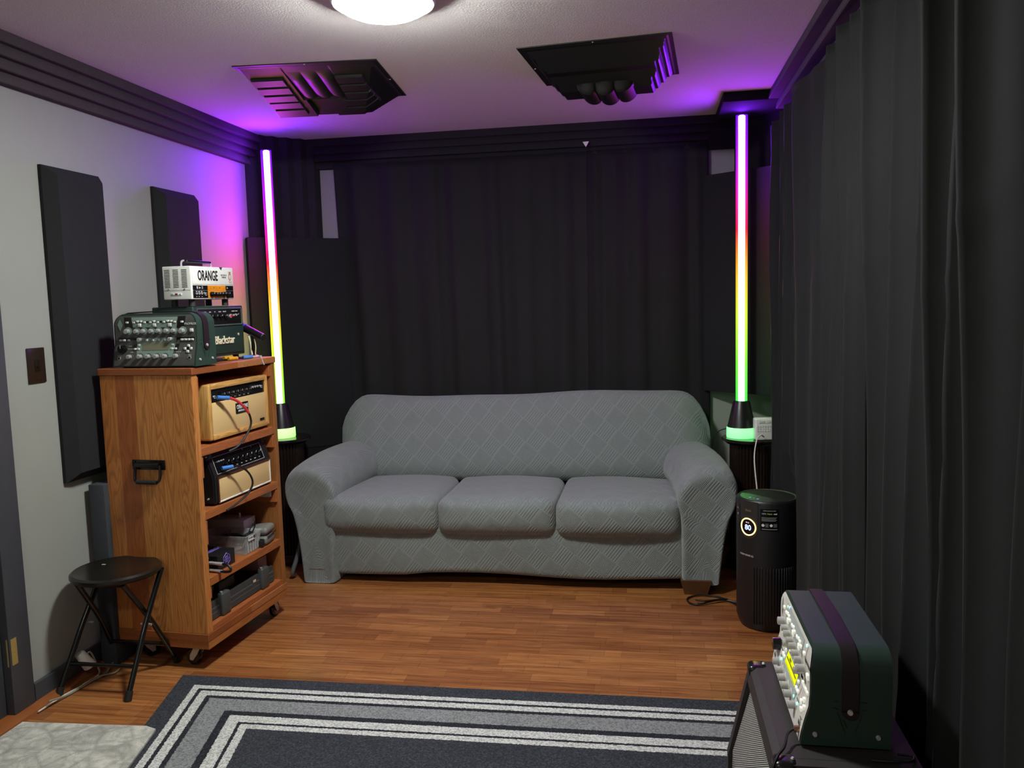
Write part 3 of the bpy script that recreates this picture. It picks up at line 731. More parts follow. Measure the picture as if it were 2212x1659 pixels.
b = B(); b.tube([(-.04, -.02, 0), (-.21, .10, 0)][:0] or [(.42, 3.80, .006), (.36, 3.93, .006), (.30, 3.985, .006), (.22, 3.99, .008), (.165, 3.95, .006), (.17, 3.89, .006), (.21, 3.865, .008), (.27, 3.90, .012), (.33, 3.93, .01), (.40, 3.90, .006), (.44, 3.83, .006)], .004)
b.tube([(.20, 3.90, .016), (.24, 3.885, .018), (.30, 3.91, .018), (.35, 3.93, .014)], .004)
o = obj('power_cable', b, CABLE); tag(o, 'looped black power cable on the floor by the purifier', 'cable')

# ------------------------------------------------------------------ wooden equipment rack
TH = R(-4.1); RO = Vector((-1.765, 2.965, 0)); RM = Matrix.Translation(RO) @ Matrix.Rotation(TH, 4, 'Z')
def rk(x, y, z): return RM @ Vector((x, y, z))
rack = thing('equipment_rack', 'tall wooden equipment rack on casters holding amplifiers', 'rack', RO, TH)
WZ = m_wood('upright boards', 'z', 'x', .087); WY = m_wood('shelf boards', 'y', 'x', .11, ('#b06a38', '#bd7d42', '#a9663a'))
WYT = m_wood('top boards', 'x', 'y', .16, ('#9a5a30', '#ad7040', '#8a4e2a', '#b5794a')); WR = m_wood('red edge boards', 'y', 'x', .2, ('#b0683c', '#bb7545'))
WC = m_wood('far board', 'z', 'y', .3, ('#94602f', '#9f6a38'))
D, Ln, TOP = .42, .63, 1.228
b = B(); b.box(-D, 0, 0, .034, .152, TOP - .028, .002); obj('side_panel', b, WZ, rack, smooth=0)
b = B(); b.box(-D, 0, Ln - .03, Ln, .152, TOP - .028, .002); obj('side_panel', b, WC, rack, smooth=0)
b = B(); b.box(-D - .004, .006, -.005, Ln + .005, TOP - .028, TOP, .003); obj('top_board', b, WYT, rack, smooth=0)
b = B(); b.box(-D + .001, -D + .014, .034, Ln - .03, .152, TOP - .03); obj('back_panel', b, WC, rack, smooth=0)
for z in (.905, .647, .373):
    b = B(); b.box(-D + .014, -.001, .034, Ln - .03, z - .034, z, .002); obj('shelf', b, WY if z < .8 else WR, rack, smooth=0)
b = B(); b.box(-D - .002, .002, -.003, Ln + .003, .122, .152, .002); obj('base_board', b, WYT, rack, smooth=0)
b = B(); b.box(-D, 0, 0, Ln, .088, .122, .002); obj('base_board', b, WY, rack, smooth=0)
b = B(); b.box(-D + .014, -.003, .034, Ln - .03, .152, .176, .002); obj('deck', b, WR, rack, smooth=0)
for (yy, z, hh) in ((.040, 1.19, .075), (Ln - .036, 1.19, .05), (.041, .868, .085), (Ln - .036, .868, .06), (.041, .61, .1), (Ln - .036, .61, .06), (.041, .337, .05)):
    b = B(); b.box(-.30, -.004, yy - .008, yy + .008, z - hh, z, .002); obj('cleat', b, WR, rack, smooth=0)
b = B(); b.box(-.25, -.02, Ln - .07, Ln - .052, .58, .612, .003); b.cyl((-.04, Ln - .071, .596), (-.04, Ln - .075, .596), .006, n=10); obj('power_strip_bracket', b, mat('#b9bab6', .4), rack)
# chest handle
hx = -.217
b = B(); b.box(hx - .075, hx + .075, -.006, -.0002, .822, .862, .003); b.cyl((hx - .055, -.012, .842), (hx + .055, -.012, .842), .011, n=14)
for s_ in (-1, 1):
    b.cyl((hx + s_ * .064, -.006, .855), (hx + s_ * .064, -.009, .855), .004, n=8)
    b.tube([(hx + s_ * .055, -.012, .842), (hx + s_ * .058, -.016, .80), (hx + s_ * .052, -.022, .778), (hx + s_ * .03, -.024, .775)], .0055)
hnd = obj('handle', b, BLACKG, rack)
b = B(); b.cyl((hx - .045, -.024, .775), (hx + .045, -.024, .775), .0085, n=14); obj('grip', b, RUBBER, hnd)
def caster(x, y, ang, r=.036):
    c = bpy.data.objects.new('caster', None); COL.objects.link(c); c.parent = rack; c.location = (x, y, 0); c.rotation_euler = (0, 0, ang)
    b = B(); b.box(-.03, .03, -.03, .03, .0845, .088); b.cyl((0, 0, .088), (0, 0, .076), .018, n=16)
    for s_ in (-1, 1): b.prism([(-.016, .078), (.016, .078), (.036, .044), (.036, .026), (.022, .024), (.0, .05)], s_ * .017 - .0015, s_ * .017 + .0015, 'y')
    b.cyl((.028, -.021, .033), (.028, .021, .033), .007, n=12); obj('fork', b, mat('#c4c3c0', .3, .5), c)
    b = B(); b.lathe([(.006, -.013), (r - .006, -.013), (r - .001, -.008), (r, 0), (r - .001, .008), (r - .006, .013), (.006, .013)], 32)
    bmesh.ops.transform(b.bm, matrix=Matrix.Translation((.028, 0, r + .001)) @ Matrix.Rotation(PI / 2, 4, 'X'), verts=b.bm.verts); obj('wheel', b, BLACKG, c)
caster(-.075, .042, R(172)); caster(-.045, Ln - .065, R(100)); caster(-D + .07, .065, R(60)); caster(-D + .07, Ln - .07, R(200))

# ------------------------------------------------------------------ gear builders
GREEN = mat('#23382f', .5); GREENT = mat('#20342f', .45, bump=(350, .3, .001))
def profiler(loc, rz, label, pal, lit):
    """lunch-box guitar processor; local front faces -Y, x to the right, z up"""
    W, Dp, Hh = .376, (.196 if lit else .146), .215
    t = thing('guitar_processor', label, 'guitar amplifier', loc, rz)
    if lit: t.scale = (1.14, 1.0, 1.035)
    def fy(z): return .004 + (.022 * min(1, max(0, (z - .012) / .085)) ** 1.2) + (.012 * max(0, (z - .165) / .05) ** 2)
    rr = .045; x = W / 2; outl = []
    zs = [.005, .03, .05, .07, .09, .12, .15, Hh - rr]
    right = [(x, z) for z in zs] + [(x - rr + rr * math.cos(R(a)), Hh - rr + rr * math.sin(R(a))) for a in (15, 30, 45, 60, 75, 90)]
    outl = right + [(-px, pz) for px, pz in reversed(right)]
    b = B(); b.ring([[Vector((px, fy(pz), pz)) for px, pz in outl], [Vector((px, Dp, pz)) for px, pz in outl]]); obj('case', b, GREEN, t, smooth=35)
    # front plate: strips between left and right outline
    pts = [(px - .006, pz) for px, pz in right if pz < Hh - .001]; pts = [(min(px, x - .006), min(pz, Hh - .008)) for px, pz in pts]
    b = B(); vs = [[b.bm.verts.new((s_ * px, fy(pz) - .0015, pz + (.004 if i == 0 else 0))) for s_ in (-1, 1)] for i, (px, pz) in enumerate(pts)]
    for a, c in zip(vs, vs[1:]): b.bm.faces.new((a[0], a[1], c[1], c[0]))
    obj('front_panel', b, pal['face'], t, smooth=60)
    def uvp(px, py):
        """pixel of the enlarged photo of the dark unit -> local x, z"""
        u = (px - 90) / 1900.0; yt = 125 - 70 * u; yb = 1272 - 42 * u
        return (u - .5) * W * .985, .014 + (Hh - .016) * (yb - py) / (yb - yt)
    def patch(name, quad, m, off=.0022):
        b = B(); q = [uvp(*p) for p in quad]
        b.grid(lambda p, r: (lambda xx, zz: Vector((xx, fy(zz) - off, zz)))(*[(q[0][i] * (1 - p) * (1 - r) + q[1][i] * p * (1 - r) + q[2][i] * p * r + q[3][i] * (1 - p) * r) for i in (0, 1)]), 3, 6)
        obj(name, b, m, t, smooth=60)
    patch('label_panel', [(360, 430), (1740, 400), (1755, 130), (320, 185)], pal['dark'])
    patch('label_panel', [(545, 410), (1560, 392), (1580, 145), (495, 180)], pal['tint'], .003)
    patch('label_panel', [(540, 310), (1560, 285), (1560, 240), (540, 265)], pal['dark'], .0034)
    patch('label_panel', [(530, 940), (1575, 920), (1640, 620), (520, 650)], pal['dark'])
    patch('label_panel', [(180, 750), (620, 745), (620, 645), (180, 655)], pal['dark'])
    patch('label_panel', [(1530, 715), (1955, 710), (1955, 605), (1530, 620)], pal['dark'])
    patch('label_panel', [(635, 1090), (1465, 1075), (1540, 625), (600, 655)], pal['tint'], .003)
    patch('screen', [(750, 935), (1370, 915), (1385, 748), (755, 765)], pal['lcd'], .0042)
    if lit:
        patch('screen_line', [(775, 850), (1350, 835), (1350, 812), (775, 826)], pal['lcdtxt'], .0046)
        patch('screen_line', [(775, 920), (1350, 905), (1350, 895), (775, 910)], pal['lcdtxt'], .0046)
        patch('screen_line', [(900, 815), (1000, 812), (1000, 775), (900, 778)], pal['lcdtxt'], .0046)
    patch('badge', [(235, 508), (305, 360), (228, 225), (175, 360)], pal['tint'], .003)
    def knob(px, py, r=.0088, L_=.017, m=None, cap=True):
        xx, zz = uvp(px, py); y = fy(zz)
        b = B(); b.cyl((xx, y - .001, zz), (xx, y - L_, zz), r, r * .92, 22, .0012); o = obj('knob', b, m or pal['knob'], t)
        b = B(); b.box(xx - .0006, xx + .0006, y - L_ - .0004, y - L_ + .004, zz + r * .2, zz + r * .95); obj('knob_pointer', b, WHITEP, o, smooth=0)
        return o
    def halo(px, py, r, m):
        xx, zz = uvp(px, py); y = fy(zz)
        b = B(); b.cyl((xx, y - .0008, zz), (xx, y - .0032, zz), r, n=26); obj('knob_collar', b, m, t)
    for px, py in ((415, 505), (1690, 470)):
        halo(px + 5, py - 10, .0155, pal['collar']); knob(px, py, .0105, .02)
    for px, py in ((625, 500), (790, 495), (975, 490), (1140, 480), (1325, 475), (1490, 470)):
        halo(px + 5, py - 8, .0138, pal['collar']); knob(px, py, .0085, .018)
    for px, py in ((690, 695), (1400, 668)): knob(px, py, .0088, .016)
    for px, py in ((480, 1085), (725, 1075), (915, 1070), (1110, 1065), (1305, 1060), (1560, 1050)):
        halo(px + 10, py, .0132, pal['face2']); knob(px, py, .0092, .019)
    knob(305, 915, .0165, .022, BLACKG)
    def button(px, py, w_=.0115, h_=.0075, m=None):
        xx, zz = uvp(px, py); y = fy(zz)
        b = B(); b.box(xx - w_ / 2, xx + w_ / 2, y - .0062, y, zz - h_ / 2, zz + h_ / 2, .0015, 2); obj('button', b, m or pal['btn'], t)
    for px, py in ((405, 300), (567, 297), (650, 273), (733, 270), (817, 288), (955, 285), (1043, 263), (1132, 280), (1272, 273), (1355, 252), (1436, 250), (1520, 268), (1685, 262),
                   (232, 712), (313, 710), (427, 706), (1665, 672), (1743, 670), (1820, 668), (1900, 665), (665, 815), (583, 907), (663, 905), (1452, 790), (1447, 885), (1526, 882)): button(px, py)
    for px, py in ((700, 355), (1050, 345), (1405, 335), (1895, 450)): button(px, py, .0145, .013)
    for px, py in ((850, 697), (993, 692), (1138, 687), (1283, 683)): button(px, py, .009, .008)
    for px, py in ((1815, 812), (1812, 940), (1745, 878), (1880, 872)): button(px, py, .0105, .010)
    halo(1812, 878, .008, pal['dark'])
    for px, py in ((225, 1125), (1865, 1085)):
        xx, zz = uvp(px, py); y = fy(zz)
        b = B(); b.cyl((xx, y, zz), (xx, y - .004, zz), .0075, n=18); o = obj('jack_socket', b, STEEL, t); b = B(); b.cyl((xx, y - .0038, zz), (xx, y - .0046, zz), .0042, n=14); obj('jack_hole', b, BLACKG, o)
    xx, zz = uvp(1872, 308); put_text('lettering', 'PROFILER', .0125, (xx, fy(zz) - .0025, zz), pal['txt'], t)
    for s_, px, py in (('INPUT', 1870, 1025), ('VOLUME', 1600, 955), ('GAIN', 510, 983), ('PHONES', 232, 1065), ('BROWSE', 400, 795), ('TUNER', 455, 845), ('PERFORM', 465, 910)):
        xx, zz = uvp(px, py); put_text('lettering', s_, .0052, (xx, fy(zz) - .0022, zz), pal['txt'], t)
    if lit:
        for px, py, c in ((640, 190, (.2, .35, 1, 1)), (560, 215, (.2, .9, .2, 1)), (1700, 150, (.2, .9, 1, 1)), (1435, 1010, (.1, 1, .85, 1)), (1610, 1000, (.1, 1, .85, 1)), (540, 1010, (.1, 1, .85, 1))):
            xx, zz = uvp(px, py); b = B(); b.cyl((xx, fy(zz) - .001, zz), (xx, fy(zz) - .004, zz), .0035, n=10); obj('indicator', b, m_emit('lit indicator', c, 1.6), t)
    # strap over the top, rivets, bolts, engraved V
    yc, hw = Dp * .55, .017
    path = [(-x - .003, .085), (-x - .003, Hh - rr)] + [(-(x - rr) - (rr + .003) * math.cos(R(a)), Hh - rr + (rr + .003) * math.sin(R(a))) for a in (30, 60, 85)] + [(-.09, Hh + .005), (0, Hh + .008), (.09, Hh + .005)] + [((x - rr) + (rr + .003) * math.cos(R(a)), Hh - rr + (rr + .003) * math.sin(R(a))) for a in (85, 60, 30)] + [(x + .003, Hh - rr), (x + .003, .085)]
    b = B(); rings = []
    for i, (px, pz) in enumerate(path):
        a = Vector(path[max(0, i - 1)]); c = Vector(path[min(len(path) - 1, i + 1)]); d = (c - a).normalized(); nn = Vector((-d.y, d.x)) * .0022
        rings.append([Vector((px - nn.x, yc - hw, pz - nn.y)), Vector((px + nn.x, yc - hw, pz + nn.y)), Vector((px + nn.x, yc + hw, pz + nn.y)), Vector((px - nn.x, yc + hw, pz - nn.y))])
    b.ring(rings)
    for s_ in (-1, 1): b.cyl((s_ * (x + .0008), yc, .085), (s_ * (x + .0052), yc, .085), hw, n=24)
    st = obj('strap', b, mat('#1f1519', .45, var=.1), t, smooth=30)
    for s_ in (-1, 1):
        b = B(); b.cyl((s_ * (x + .005), yc, .085), (s_ * (x + .0085), yc, .085), .0065, .005, 16); obj('rivet', b, CHROME, st)
        for yy, zz in ((.035, .03), (Dp - .028, .03)):
            b = B(); b.cyl((s_ * x, yy, zz), (s_ * (x + .004), yy, zz), .0055, .0045, 14); obj('bolt', b, CHROME, t)
        b = B()
        for (p, q) in (((.072, .082), (.088, .037)), ((.124, .082), (.108, .037)), ((.085, .066), (.092, .048)), ((.062, .105), (.074, .107)), ((.134, .105), (.122, .107)), ((.062, .092), (.074, .088)), ((.134, .092), (.122, .088))):
            b.tube([(s_ * (x + .0004), p[0] + yc - .098, p[1]), (s_ * (x + .0004), q[0] + yc - .098, q[1])], .0009, 5, 0)
        obj('engraved_mark', b, mat('#0c1512', .5), t)
    for sx in (-.15, .15):
        for yy in (.035, Dp - .025):
            b = B(); b.cyl((sx, yy, .0005), (sx, yy, .008), .011, n=14); obj('foot', b, RUBBER, t)
    return t
PAL_D = dict(face=mat('#474645', .45), face2=mat('#575655', .45), dark=mat('#0e0e0f', .35), tint=mat('#74897e', .45), lcd=mat('#6b6a55', .2), lcdtxt=BLACKP, knob=mat('#9c9c9b', .35, .25), collar=mat('#7b8f86', .4), btn=mat('#d9dcd6', .4), txt=mat('#c9cbc7', .5))
PAL_W = dict(face=mat('#d9d4ca', .4), face2=mat('#d2cec4', .45), dark=mat('#cfcac0', .45), tint=mat('#a9b3ad', .45), lcd=mat('#cfd800', .2, emit=.75), lcdtxt=mat('#7c8200', .3), knob=mat('#bdbdb8', .3, .25), collar=mat('#c9c7be', .4), btn=mat('#eef0e2', .35, emit=.35), txt=mat('#55534e', .5))
pc = rk(-.175, .010, 0)
profiler((pc.x, pc.y, TOP + .0005), TH, 'dark guitar processor with many silver knobs on the front of the rack top', PAL_D, False)
profiler((.316, 2.048, .4505), -PI / 2, 'white-faced guitar processor with lit yellow screen on the speaker cabinet', PAL_W, True)

ROTX = TH + PI / 2       # gear that faces out of the open rack side
def gear(name, label, cat, lx, ly, z, group=None):
    p = rk(lx, ly, 0); return thing(name, label, cat, (p.x, p.y, z), ROTX, group)

def feet4(t, xs, ys, h_, r=.012, m=RUBBER):
    for x in xs:
        for y in ys:
            b = B(); b.cyl((x, y, .0005), (x, y, h_ + .001), r, r * .95, 14); obj('foot', b, m, t)
def knob_at(t, x, y, z, r, L_, m, name='knob', ptr=True):
    b = B(); b.cyl((x, y, z), (x, y - L_, z), r, r * .85, 18, min(.001, r * .1)); o = obj(name, b, m, t)
    if ptr:
        b = B(); b.box(x - .0006, x + .0006, y - L_ - .0004, y - L_ + .003, z + r * .1, z + r * .8); obj('knob_pointer', b, WHITEP, o, smooth=0)
def toggle(t, x, y, z, up=True):
    b = B(); b.cyl((x, y, z), (x, y - .004, z), .0045, n=12); b.cyl((x, y - .003, z), (x, y - .014, z + (.006 if up else -.006)), .0016, .0022, 8); obj('toggle_switch', b, CHROME, t)
def jack(t, x, y, z):
    b = B(); b.cyl((x, y, z), (x, y - .004, z), .0065, n=14); o = obj('jack_socket', b, CHROME, t); b = B(); b.cyl((x, y - .0038, z), (x, y - .0045, z), .0036, n=12); obj('jack_hole', b, BLACKG, o)

# dark green amplifier head behind the processor
t = gear('amplifier_head', 'dark green amplifier head under the white one on the rack top', 'guitar amplifier', -.108, .388, TOP + .001)
W, Hh, Dp = .375, .238, .20
x = W / 2
b = B(); b.box(-x, x, .004, Dp, .018, Hh, .006, 3); obj('case', b, GREENT, t)
b = B(); b.box(-x + .012, x - .012, -.001, .006, .03, .145, .004); obj('front_board', b, GREENT, t)
b = B(); b.box(-x + .028, x - .022, .0, .006, .158, .222, .003); obj('control_panel', b, BLACKP, t)
b = B()
for a_, c_ in (((-x + .024, .154), (x - .018, .154)), ((-x + .024, .226), (x - .018, .226)), ((-x + .024, .154), (-x + .024, .226)), ((x - .018, .154), (x - .018, .226))): b.tube([(a_[0], .002, a_[1]), (c_[0], .002, c_[1])], .0035, 8, 0)
obj('piping', b, mat('#4b5450', .4), t)
for i in range(5): knob_at(t, -.11 + .036 * i, 0, .192, .0105, .013, BLACKG)
b = B(); b.cyl((.078, 0, .192), (.078, -.005, .192), .009, n=16); obj('lamp_bezel', b, CHROME, t)
b = B(); b.cyl((.078, -.004, .192), (.078, -.011, .192), .0065, .004, 14); obj('pilot_light', b, mat('#b3202a', .25, emit=.25), t)
jack(t, .052, 0, .192); toggle(t, .103, 0, .195); toggle(t, .125, 0, .195)
for i, s_ in enumerate(('GAIN', 'BASS', 'ISF', 'TREBLE', 'VOLUME')): put_text('lettering', s_, .0065, (-.11 + .036 * i, -.0005, .212), WT, t)
for s_, xx in (('STANDBY', .101), ('POWER', .127)): put_text('lettering', s_, .0055, (xx, -.0005, .213), WT, t)
put_text('logo', 'Blackstar', .050, (.018, -.004, .088), IVORY, t, ext=.002, bold=.0002, sx=.84)
put_text('logo', '*', .022, (.128, -.004, .105), IVORY, t, ext=.002, bold=.0006)
feet4(t, (-.15, .15), (.03, .17), .018, .014)

# white lunch-box head on top of it
t = gear('amplifier_head', 'small white amplifier head with orange and black control strip, topmost on the rack', 'guitar amplifier', -.098, .335, TOP + .2395)
W, Hh, Dp = .312, .165, .132; x = W / 2
WH = mat('#dfe1da', .35)
b = B(); b.box(-x, x, 0, Dp, .028, Hh, .004, 3); obj('case', b, WH, t)
b = B(); b.box(-x + .010, x - .008, -.0025, .001, .090, .158, .002); obj('front_plate', b, mat('#e9ebe4', .3), t)
OR = mat('#e08a12', .4); BK = mat('#0d0d0e', .35)
for (a_, c_, z0, z1, m) in ((-x + .010, -.045, .066, .086, BK), (-x + .010, -.045, .034, .064, BK), (-.042, .062, .066, .086, OR), (.064, .088, .066, .086, OR), (-.042, .088, .034, .064, OR), (.089, x - .008, .066, .086, BK), (.089, x - .008, .034, .064, BK)):
    b = B(); b.box(a_, c_, -.002, .001, z0, z1); obj('control_strip', b, m, t, smooth=0)
put_text('logo', 'ORANGE', .058, (-.040, -.0032, .125), mat('#121212', .5), t, bold=.0013, sx=.60)
put_text('lettering', 'ROCKER 15\nTERROR', .0095, (.078, -.0032, .126), mat('#55534e', .5), t, sx=.9)
b = B(); b.box(.110, .136, -.0034, -.0026, .098, .150); obj('crest_plate', b, mat('#d9d6cf', .4), t, smooth=0)
b = B(); b.prism([(.116, .137), (.130, .137), (.132, .118), (.123, .106), (.114, .118)], -.0040, -.0034, 'y'); cr = obj('crest_shield', b, mat('#a5433a', .5), t, smooth=0)
b = B(); b.prism([(.1185, .133), (.1275, .133), (.1285, .120), (.123, .112), (.1175, .120)], -.0044, -.0040, 'y'); obj('crest_field', b, mat('#e6e0d6', .5), cr, smooth=0)
b = B(); b.prism([(.117, .139), (.129, .139), (.130, .147), (.1265, .143), (.123, .148), (.1195, .143), (.116, .147)], -.0040, -.0034, 'y'); obj('crest_crown', b, mat('#8c5a28', .5), cr, smooth=0)
b = B(); b.tube([(.113, -.0038, .107), (.118, -.0038, .1025), (.123, -.0038, .101), (.128, -.0038, .1025), (.133, -.0038, .107)], .0009, 5); obj('crest_ribbon', b, mat('#8a4a40', .5), cr)
for i, xx in enumerate((-.022, .002, .022, .042, .066, .094)): knob_at(t, xx, -.002, .049, .0115 if i in (0, 4, 5) else .0095, .017, BLACKG)
for xx in (-.125, -.108, -.090): toggle(t, xx, -.002, .051)
jack(t, -.064, -.002, .05)
b = B()
for k, (xx) in enumerate((-.118, -.100, -.083)):
    if k == 0: b.tube([(xx, -.0024, .071), (xx - .003, -.0024, .078), (xx, -.0024, .082), (xx + .003, -.0024, .078), (xx, -.0024, .071)], .0011, 5, 3)
    elif k == 1: b.tube([(xx - .004, -.0024, .080), (xx - .005, -.0024, .076), (xx - .004, -.0024, .072)], .001, 5, 3); b.box(xx - .001, xx + .004, -.0026, -.0022, .074, .078)
    else:
        for q in range(3): b.tube([(xx - .004, -.0024, .072 + q * .004), (xx, -.0024, .074 + q * .004), (xx + .004, -.0024, .072 + q * .004)], .0008, 5, 3)
b.prism([(.098, .072), (.106, .076), (.098, .080)], -.0026, -.0022, 'y')
obj('panel_symbols', b, WT, t, smooth=0)
b = B()
for k, xx in enumerate((-.024, 0, .02, .042, .075)):
    b.tube([(xx - .004, -.0024, .074), (xx - .001, -.0024, .080 if k % 2 else .073), (xx + .002, -.0024, .074), (xx + .004, -.0024, .079)], .0007, 5, 3)
obj('panel_symbols', b, mat('#7a4606', .5), t, smooth=0)
for s_, xx in (('ON', -.125), ('HALF', -.108), ('FULL', -.088)): put_text('lettering', s_, .005, (xx, -.0024, .060), WT, t); put_text('lettering', 'OFF', .004, (xx, -.0024, .039), WT, t)
# vented end facing the camera: local -x side
b = B()
for c_ in range(3):
    for r_ in range(12): b.box(-x - .0006, -x + .003, Dp - .022 - .040 * c_ - .013, Dp - .022 - .040 * c_ + .012, .078 + r_ * .0064, .0807 + r_ * .0064)
obj('vent_slots', b, mat('#23241f', .6), t, smooth=0)
b = B(); b.box(-x - .0004, -x + .002, .004, Dp - .004, .0655, .0668); obj('case_seam', b, mat('#6b6c68', .6), t, smooth=0)
b = B(); b.box(-x - .002, -x + .001, .045, .095, .046, .056, .001); o = obj('voltage_selector', b, mat('#e8eae4', .4), t)
b = B(); b.box(-x - .0026, -x - .0015, .064, .076, .0475, .0545); obj('selector_slide', b, mat('#6d2026', .4), o, smooth=0)
for yy in (.052, .088):
    b = B(); b.cyl((-x - .0018, yy, .051), (-x - .0032, yy, .051), .0028, n=10); obj('screw', b, STEEL, o)
for yy in (.03, .105):
    b = B(); b.cyl((-x - .0002, yy, .0715), (-x - .0025, yy, .0715), .0033, n=12); obj('screw', b, STEEL, t)
b = B(); b.prism([(.048, .1655), (.070, .1655), (.060, .152)], -.0034, -.0024, 'y'); obj('handle_notch', b, mat('#3a3b38', .5), t, smooth=0)
b = B()
for s_ in (-1, 1): b.tube([(s_ * .105, .075, Hh - .002), (s_ * .106, .075, Hh + .014), (s_ * .098, .075, Hh + .024), (s_ * .085, .075, Hh + .026)], .004)
hd = obj('handle', b, CHROME, t)
b = B(); b.box(-.088, .088, .058, .092, Hh + .018, Hh + .029, .005, 3); obj('grip', b, BLACKG, hd)
feet4(t, (-.12, .12), (.025, .107), .029, .014, mat('#2b2d2c', .6))

# microphone on a short stand at the back of the rack top
mp = rk(-.080, .597, TOP)
t = thing('microphone', 'black microphone clipped on a short stand at the far end of the rack', 'microphone', mp, TH)
b = B(); b.lathe([(.004, .001), (.026, .001), (.026, .006), (.012, .012), (.004, .012)], 28); obj('stand_base', b, BLACKP, t)
b = B(); b.cyl((0, 0, .010), (0, 0, .04), .005, n=12); b.cyl((0, 0, .036), (0, 0, .088), .0105, .009, 14); obj('stand_post', b, BLACKG, t)
b = B(); b.cyl((-.055, .030, .132), (.064, -.018, .090), .0185, .0165, 20, .002); obj('body', b, BLACKP, t)
b = B(); b.cyl((-.070, .036, .137), (-.055, .030, .132), .0195, n=20); obj('colour_band', b, mat('#2f49c0', .4), t)
b = B(); b.pillow((-.094, .045, .145), (.026, .026, .026), .0259, 8); obj('head_grille', b, STEEL, t)
b = B(); b.tube([(.008, -.004, .085), (.013, -.004, .05), (.010, -.004, .012), (.02, -.006, .004)], .0025); b.tube([(-.022, .0, .098), (-.012, -.004, .060), (-.010, -.004, .03), (-.006, -.004, .006)], .004); obj('cable', b, mat('#d6cfa6', .45), t)

# loose leads on the rack top
def W_(*p): return rk(*p)
b = B(); b.tube([W_(-.16, .22, TOP + .008), W_(-.15, .30, TOP + .006), W_(-.13, .36, TOP + .006)], .0045); b.tube([W_(-.09, .205, TOP + .005), W_(-.085, .30, TOP + .005), W_(-.075, .37, TOP + .006)], .004)
lead = obj('instrument_lead', b, CABLE); tag(lead, 'black leads with yellow plugs lying on the rack top', 'cable')
b = B()
b.cyl(W_(-.085, .36, TOP + .012), W_(-.07, .405, TOP + .011), .0085, n=12); b.cyl(W_(-.06, .355, TOP + .010), W_(-.045, .40, TOP + .010), .0075, n=12); obj('plug', b, mat('#c78f1a', .4), lead)
b = B(); b.cyl(W_(-.07, .405, TOP + .011), W_(-.063, .43, TOP + .009), .006, n=12); b.cyl(W_(-.045, .40, TOP + .010), W_(-.036, .43, TOP + .008), .0055, n=12); obj('plug_tip', b, BLACKG, lead)
b = B(); b.cyl(W_(-.045, .445, TOP + .009), W_(-.030, .495, TOP + .009), .0075, n=14)
bl = obj('jack_plug', b, BLUEP); tag(bl, 'blue jack plug lying at the edge of the rack top', 'cable')
b = B(); b.cyl(W_(-.030, .495, TOP + .009), W_(-.018, .530, TOP + .008), .0042, n=12); b.cyl(W_(.0, .518, TOP + .006), W_(.012, .522, TOP - .03), .0032, n=10); b.cyl(W_(-.018, .53, TOP + .008), W_(.002, .517, TOP + .009), .0045, n=10); obj('jack_tip', b, CHROME, bl)

# wooden amplifier head on the first shelf
t = gear('amplifier_head', 'pale wooden amplifier head with cream grille on the top shelf of the rack', 'guitar amplifier', -.010, .352, .9055)
W, Hh, Dp = .463, .243, .23; x = W / 2
PW = m_wood('light dovetailed oak', 'z', 'y', .5, ('#cf9d55', '#d8aa62'), 1.2, .4, '#8a5722'); PX2 = m_wood('light oak rails', 'x', 'y', .5, ('#d0a05a', '#d9ac64'), 1.2, .4, '#8f5f2a')
for s_ in (-1, 1):
    b = B(); b.box(s_ * (x - .011) - .011, s_ * (x - .011) + .011, 0, Dp, .012, Hh, .008, 3); obj('side_board', b, PW, t)
b = B(); b.box(-x + .021, x - .021, 0.0005, Dp, Hh - .022, Hh, .004); b.box(-x + .021, x - .021, .0005, Dp, .012, .034, .004); obj('case_rails', b, PX2, t)
b = B(); b.box(-x + .02, x - .02, .014, Dp - .01, .03, Hh - .02); obj('inner_case', b, BLACKP, t, smooth=0)
CREAM = m_weave('#c4a066', '#e2c48c', 520)
b = B(); b.box(-x + .022, x - .022, .006, .016, .034, .165, .001); obj('grille_cloth', b, CREAM, t)
b = B(); b.box(-x + .022, x - .022, .010, .016, .167, Hh - .022); obj('control_panel', b, mat('#0c0c0d', .18), t, smooth=0)
for i in range(7): knob_at(t, -.125 + .034 * i, .010, .192, .0115, .015, BLACKG)
for i in range(4):
    if i < 3: toggle(t, .115 + .02 * i, .010, .197)
jack(t, -.18, .010, .188); jack(t, .185, .010, .193)
for i, s_ in enumerate(('GAIN', 'BASS', 'MID', 'TREBLE', 'RATIO', 'LEVEL', 'PRES')): put_text('lettering', s_, .006, (-.125 + .034 * i, .0095, .174), WT, t)
b = B(); b.box(-.035, .062, .003, .0065, .098, .143, .001); obj('name_plate', b, mat('#0b0b0c', .3), t)
put_text('logo', 'CERIATONE', .024, (.0135, .0026, .125), WT, t, sx=.68, bold=.0004); put_text('logo', 'AMPLIFICATION', .012, (.0135, .0026, .108), WT, t, sx=.78)
b = B(); b.box(.155, .192, .003, .0065, .040, .052, .002); obj('badge', b, BLACKG, t)
feet4(t, (-.19, .19), (.035, .19), .013, .014)
b = B(); dots = [(-.16, .2), (-.02, .18), (.10, .2)]
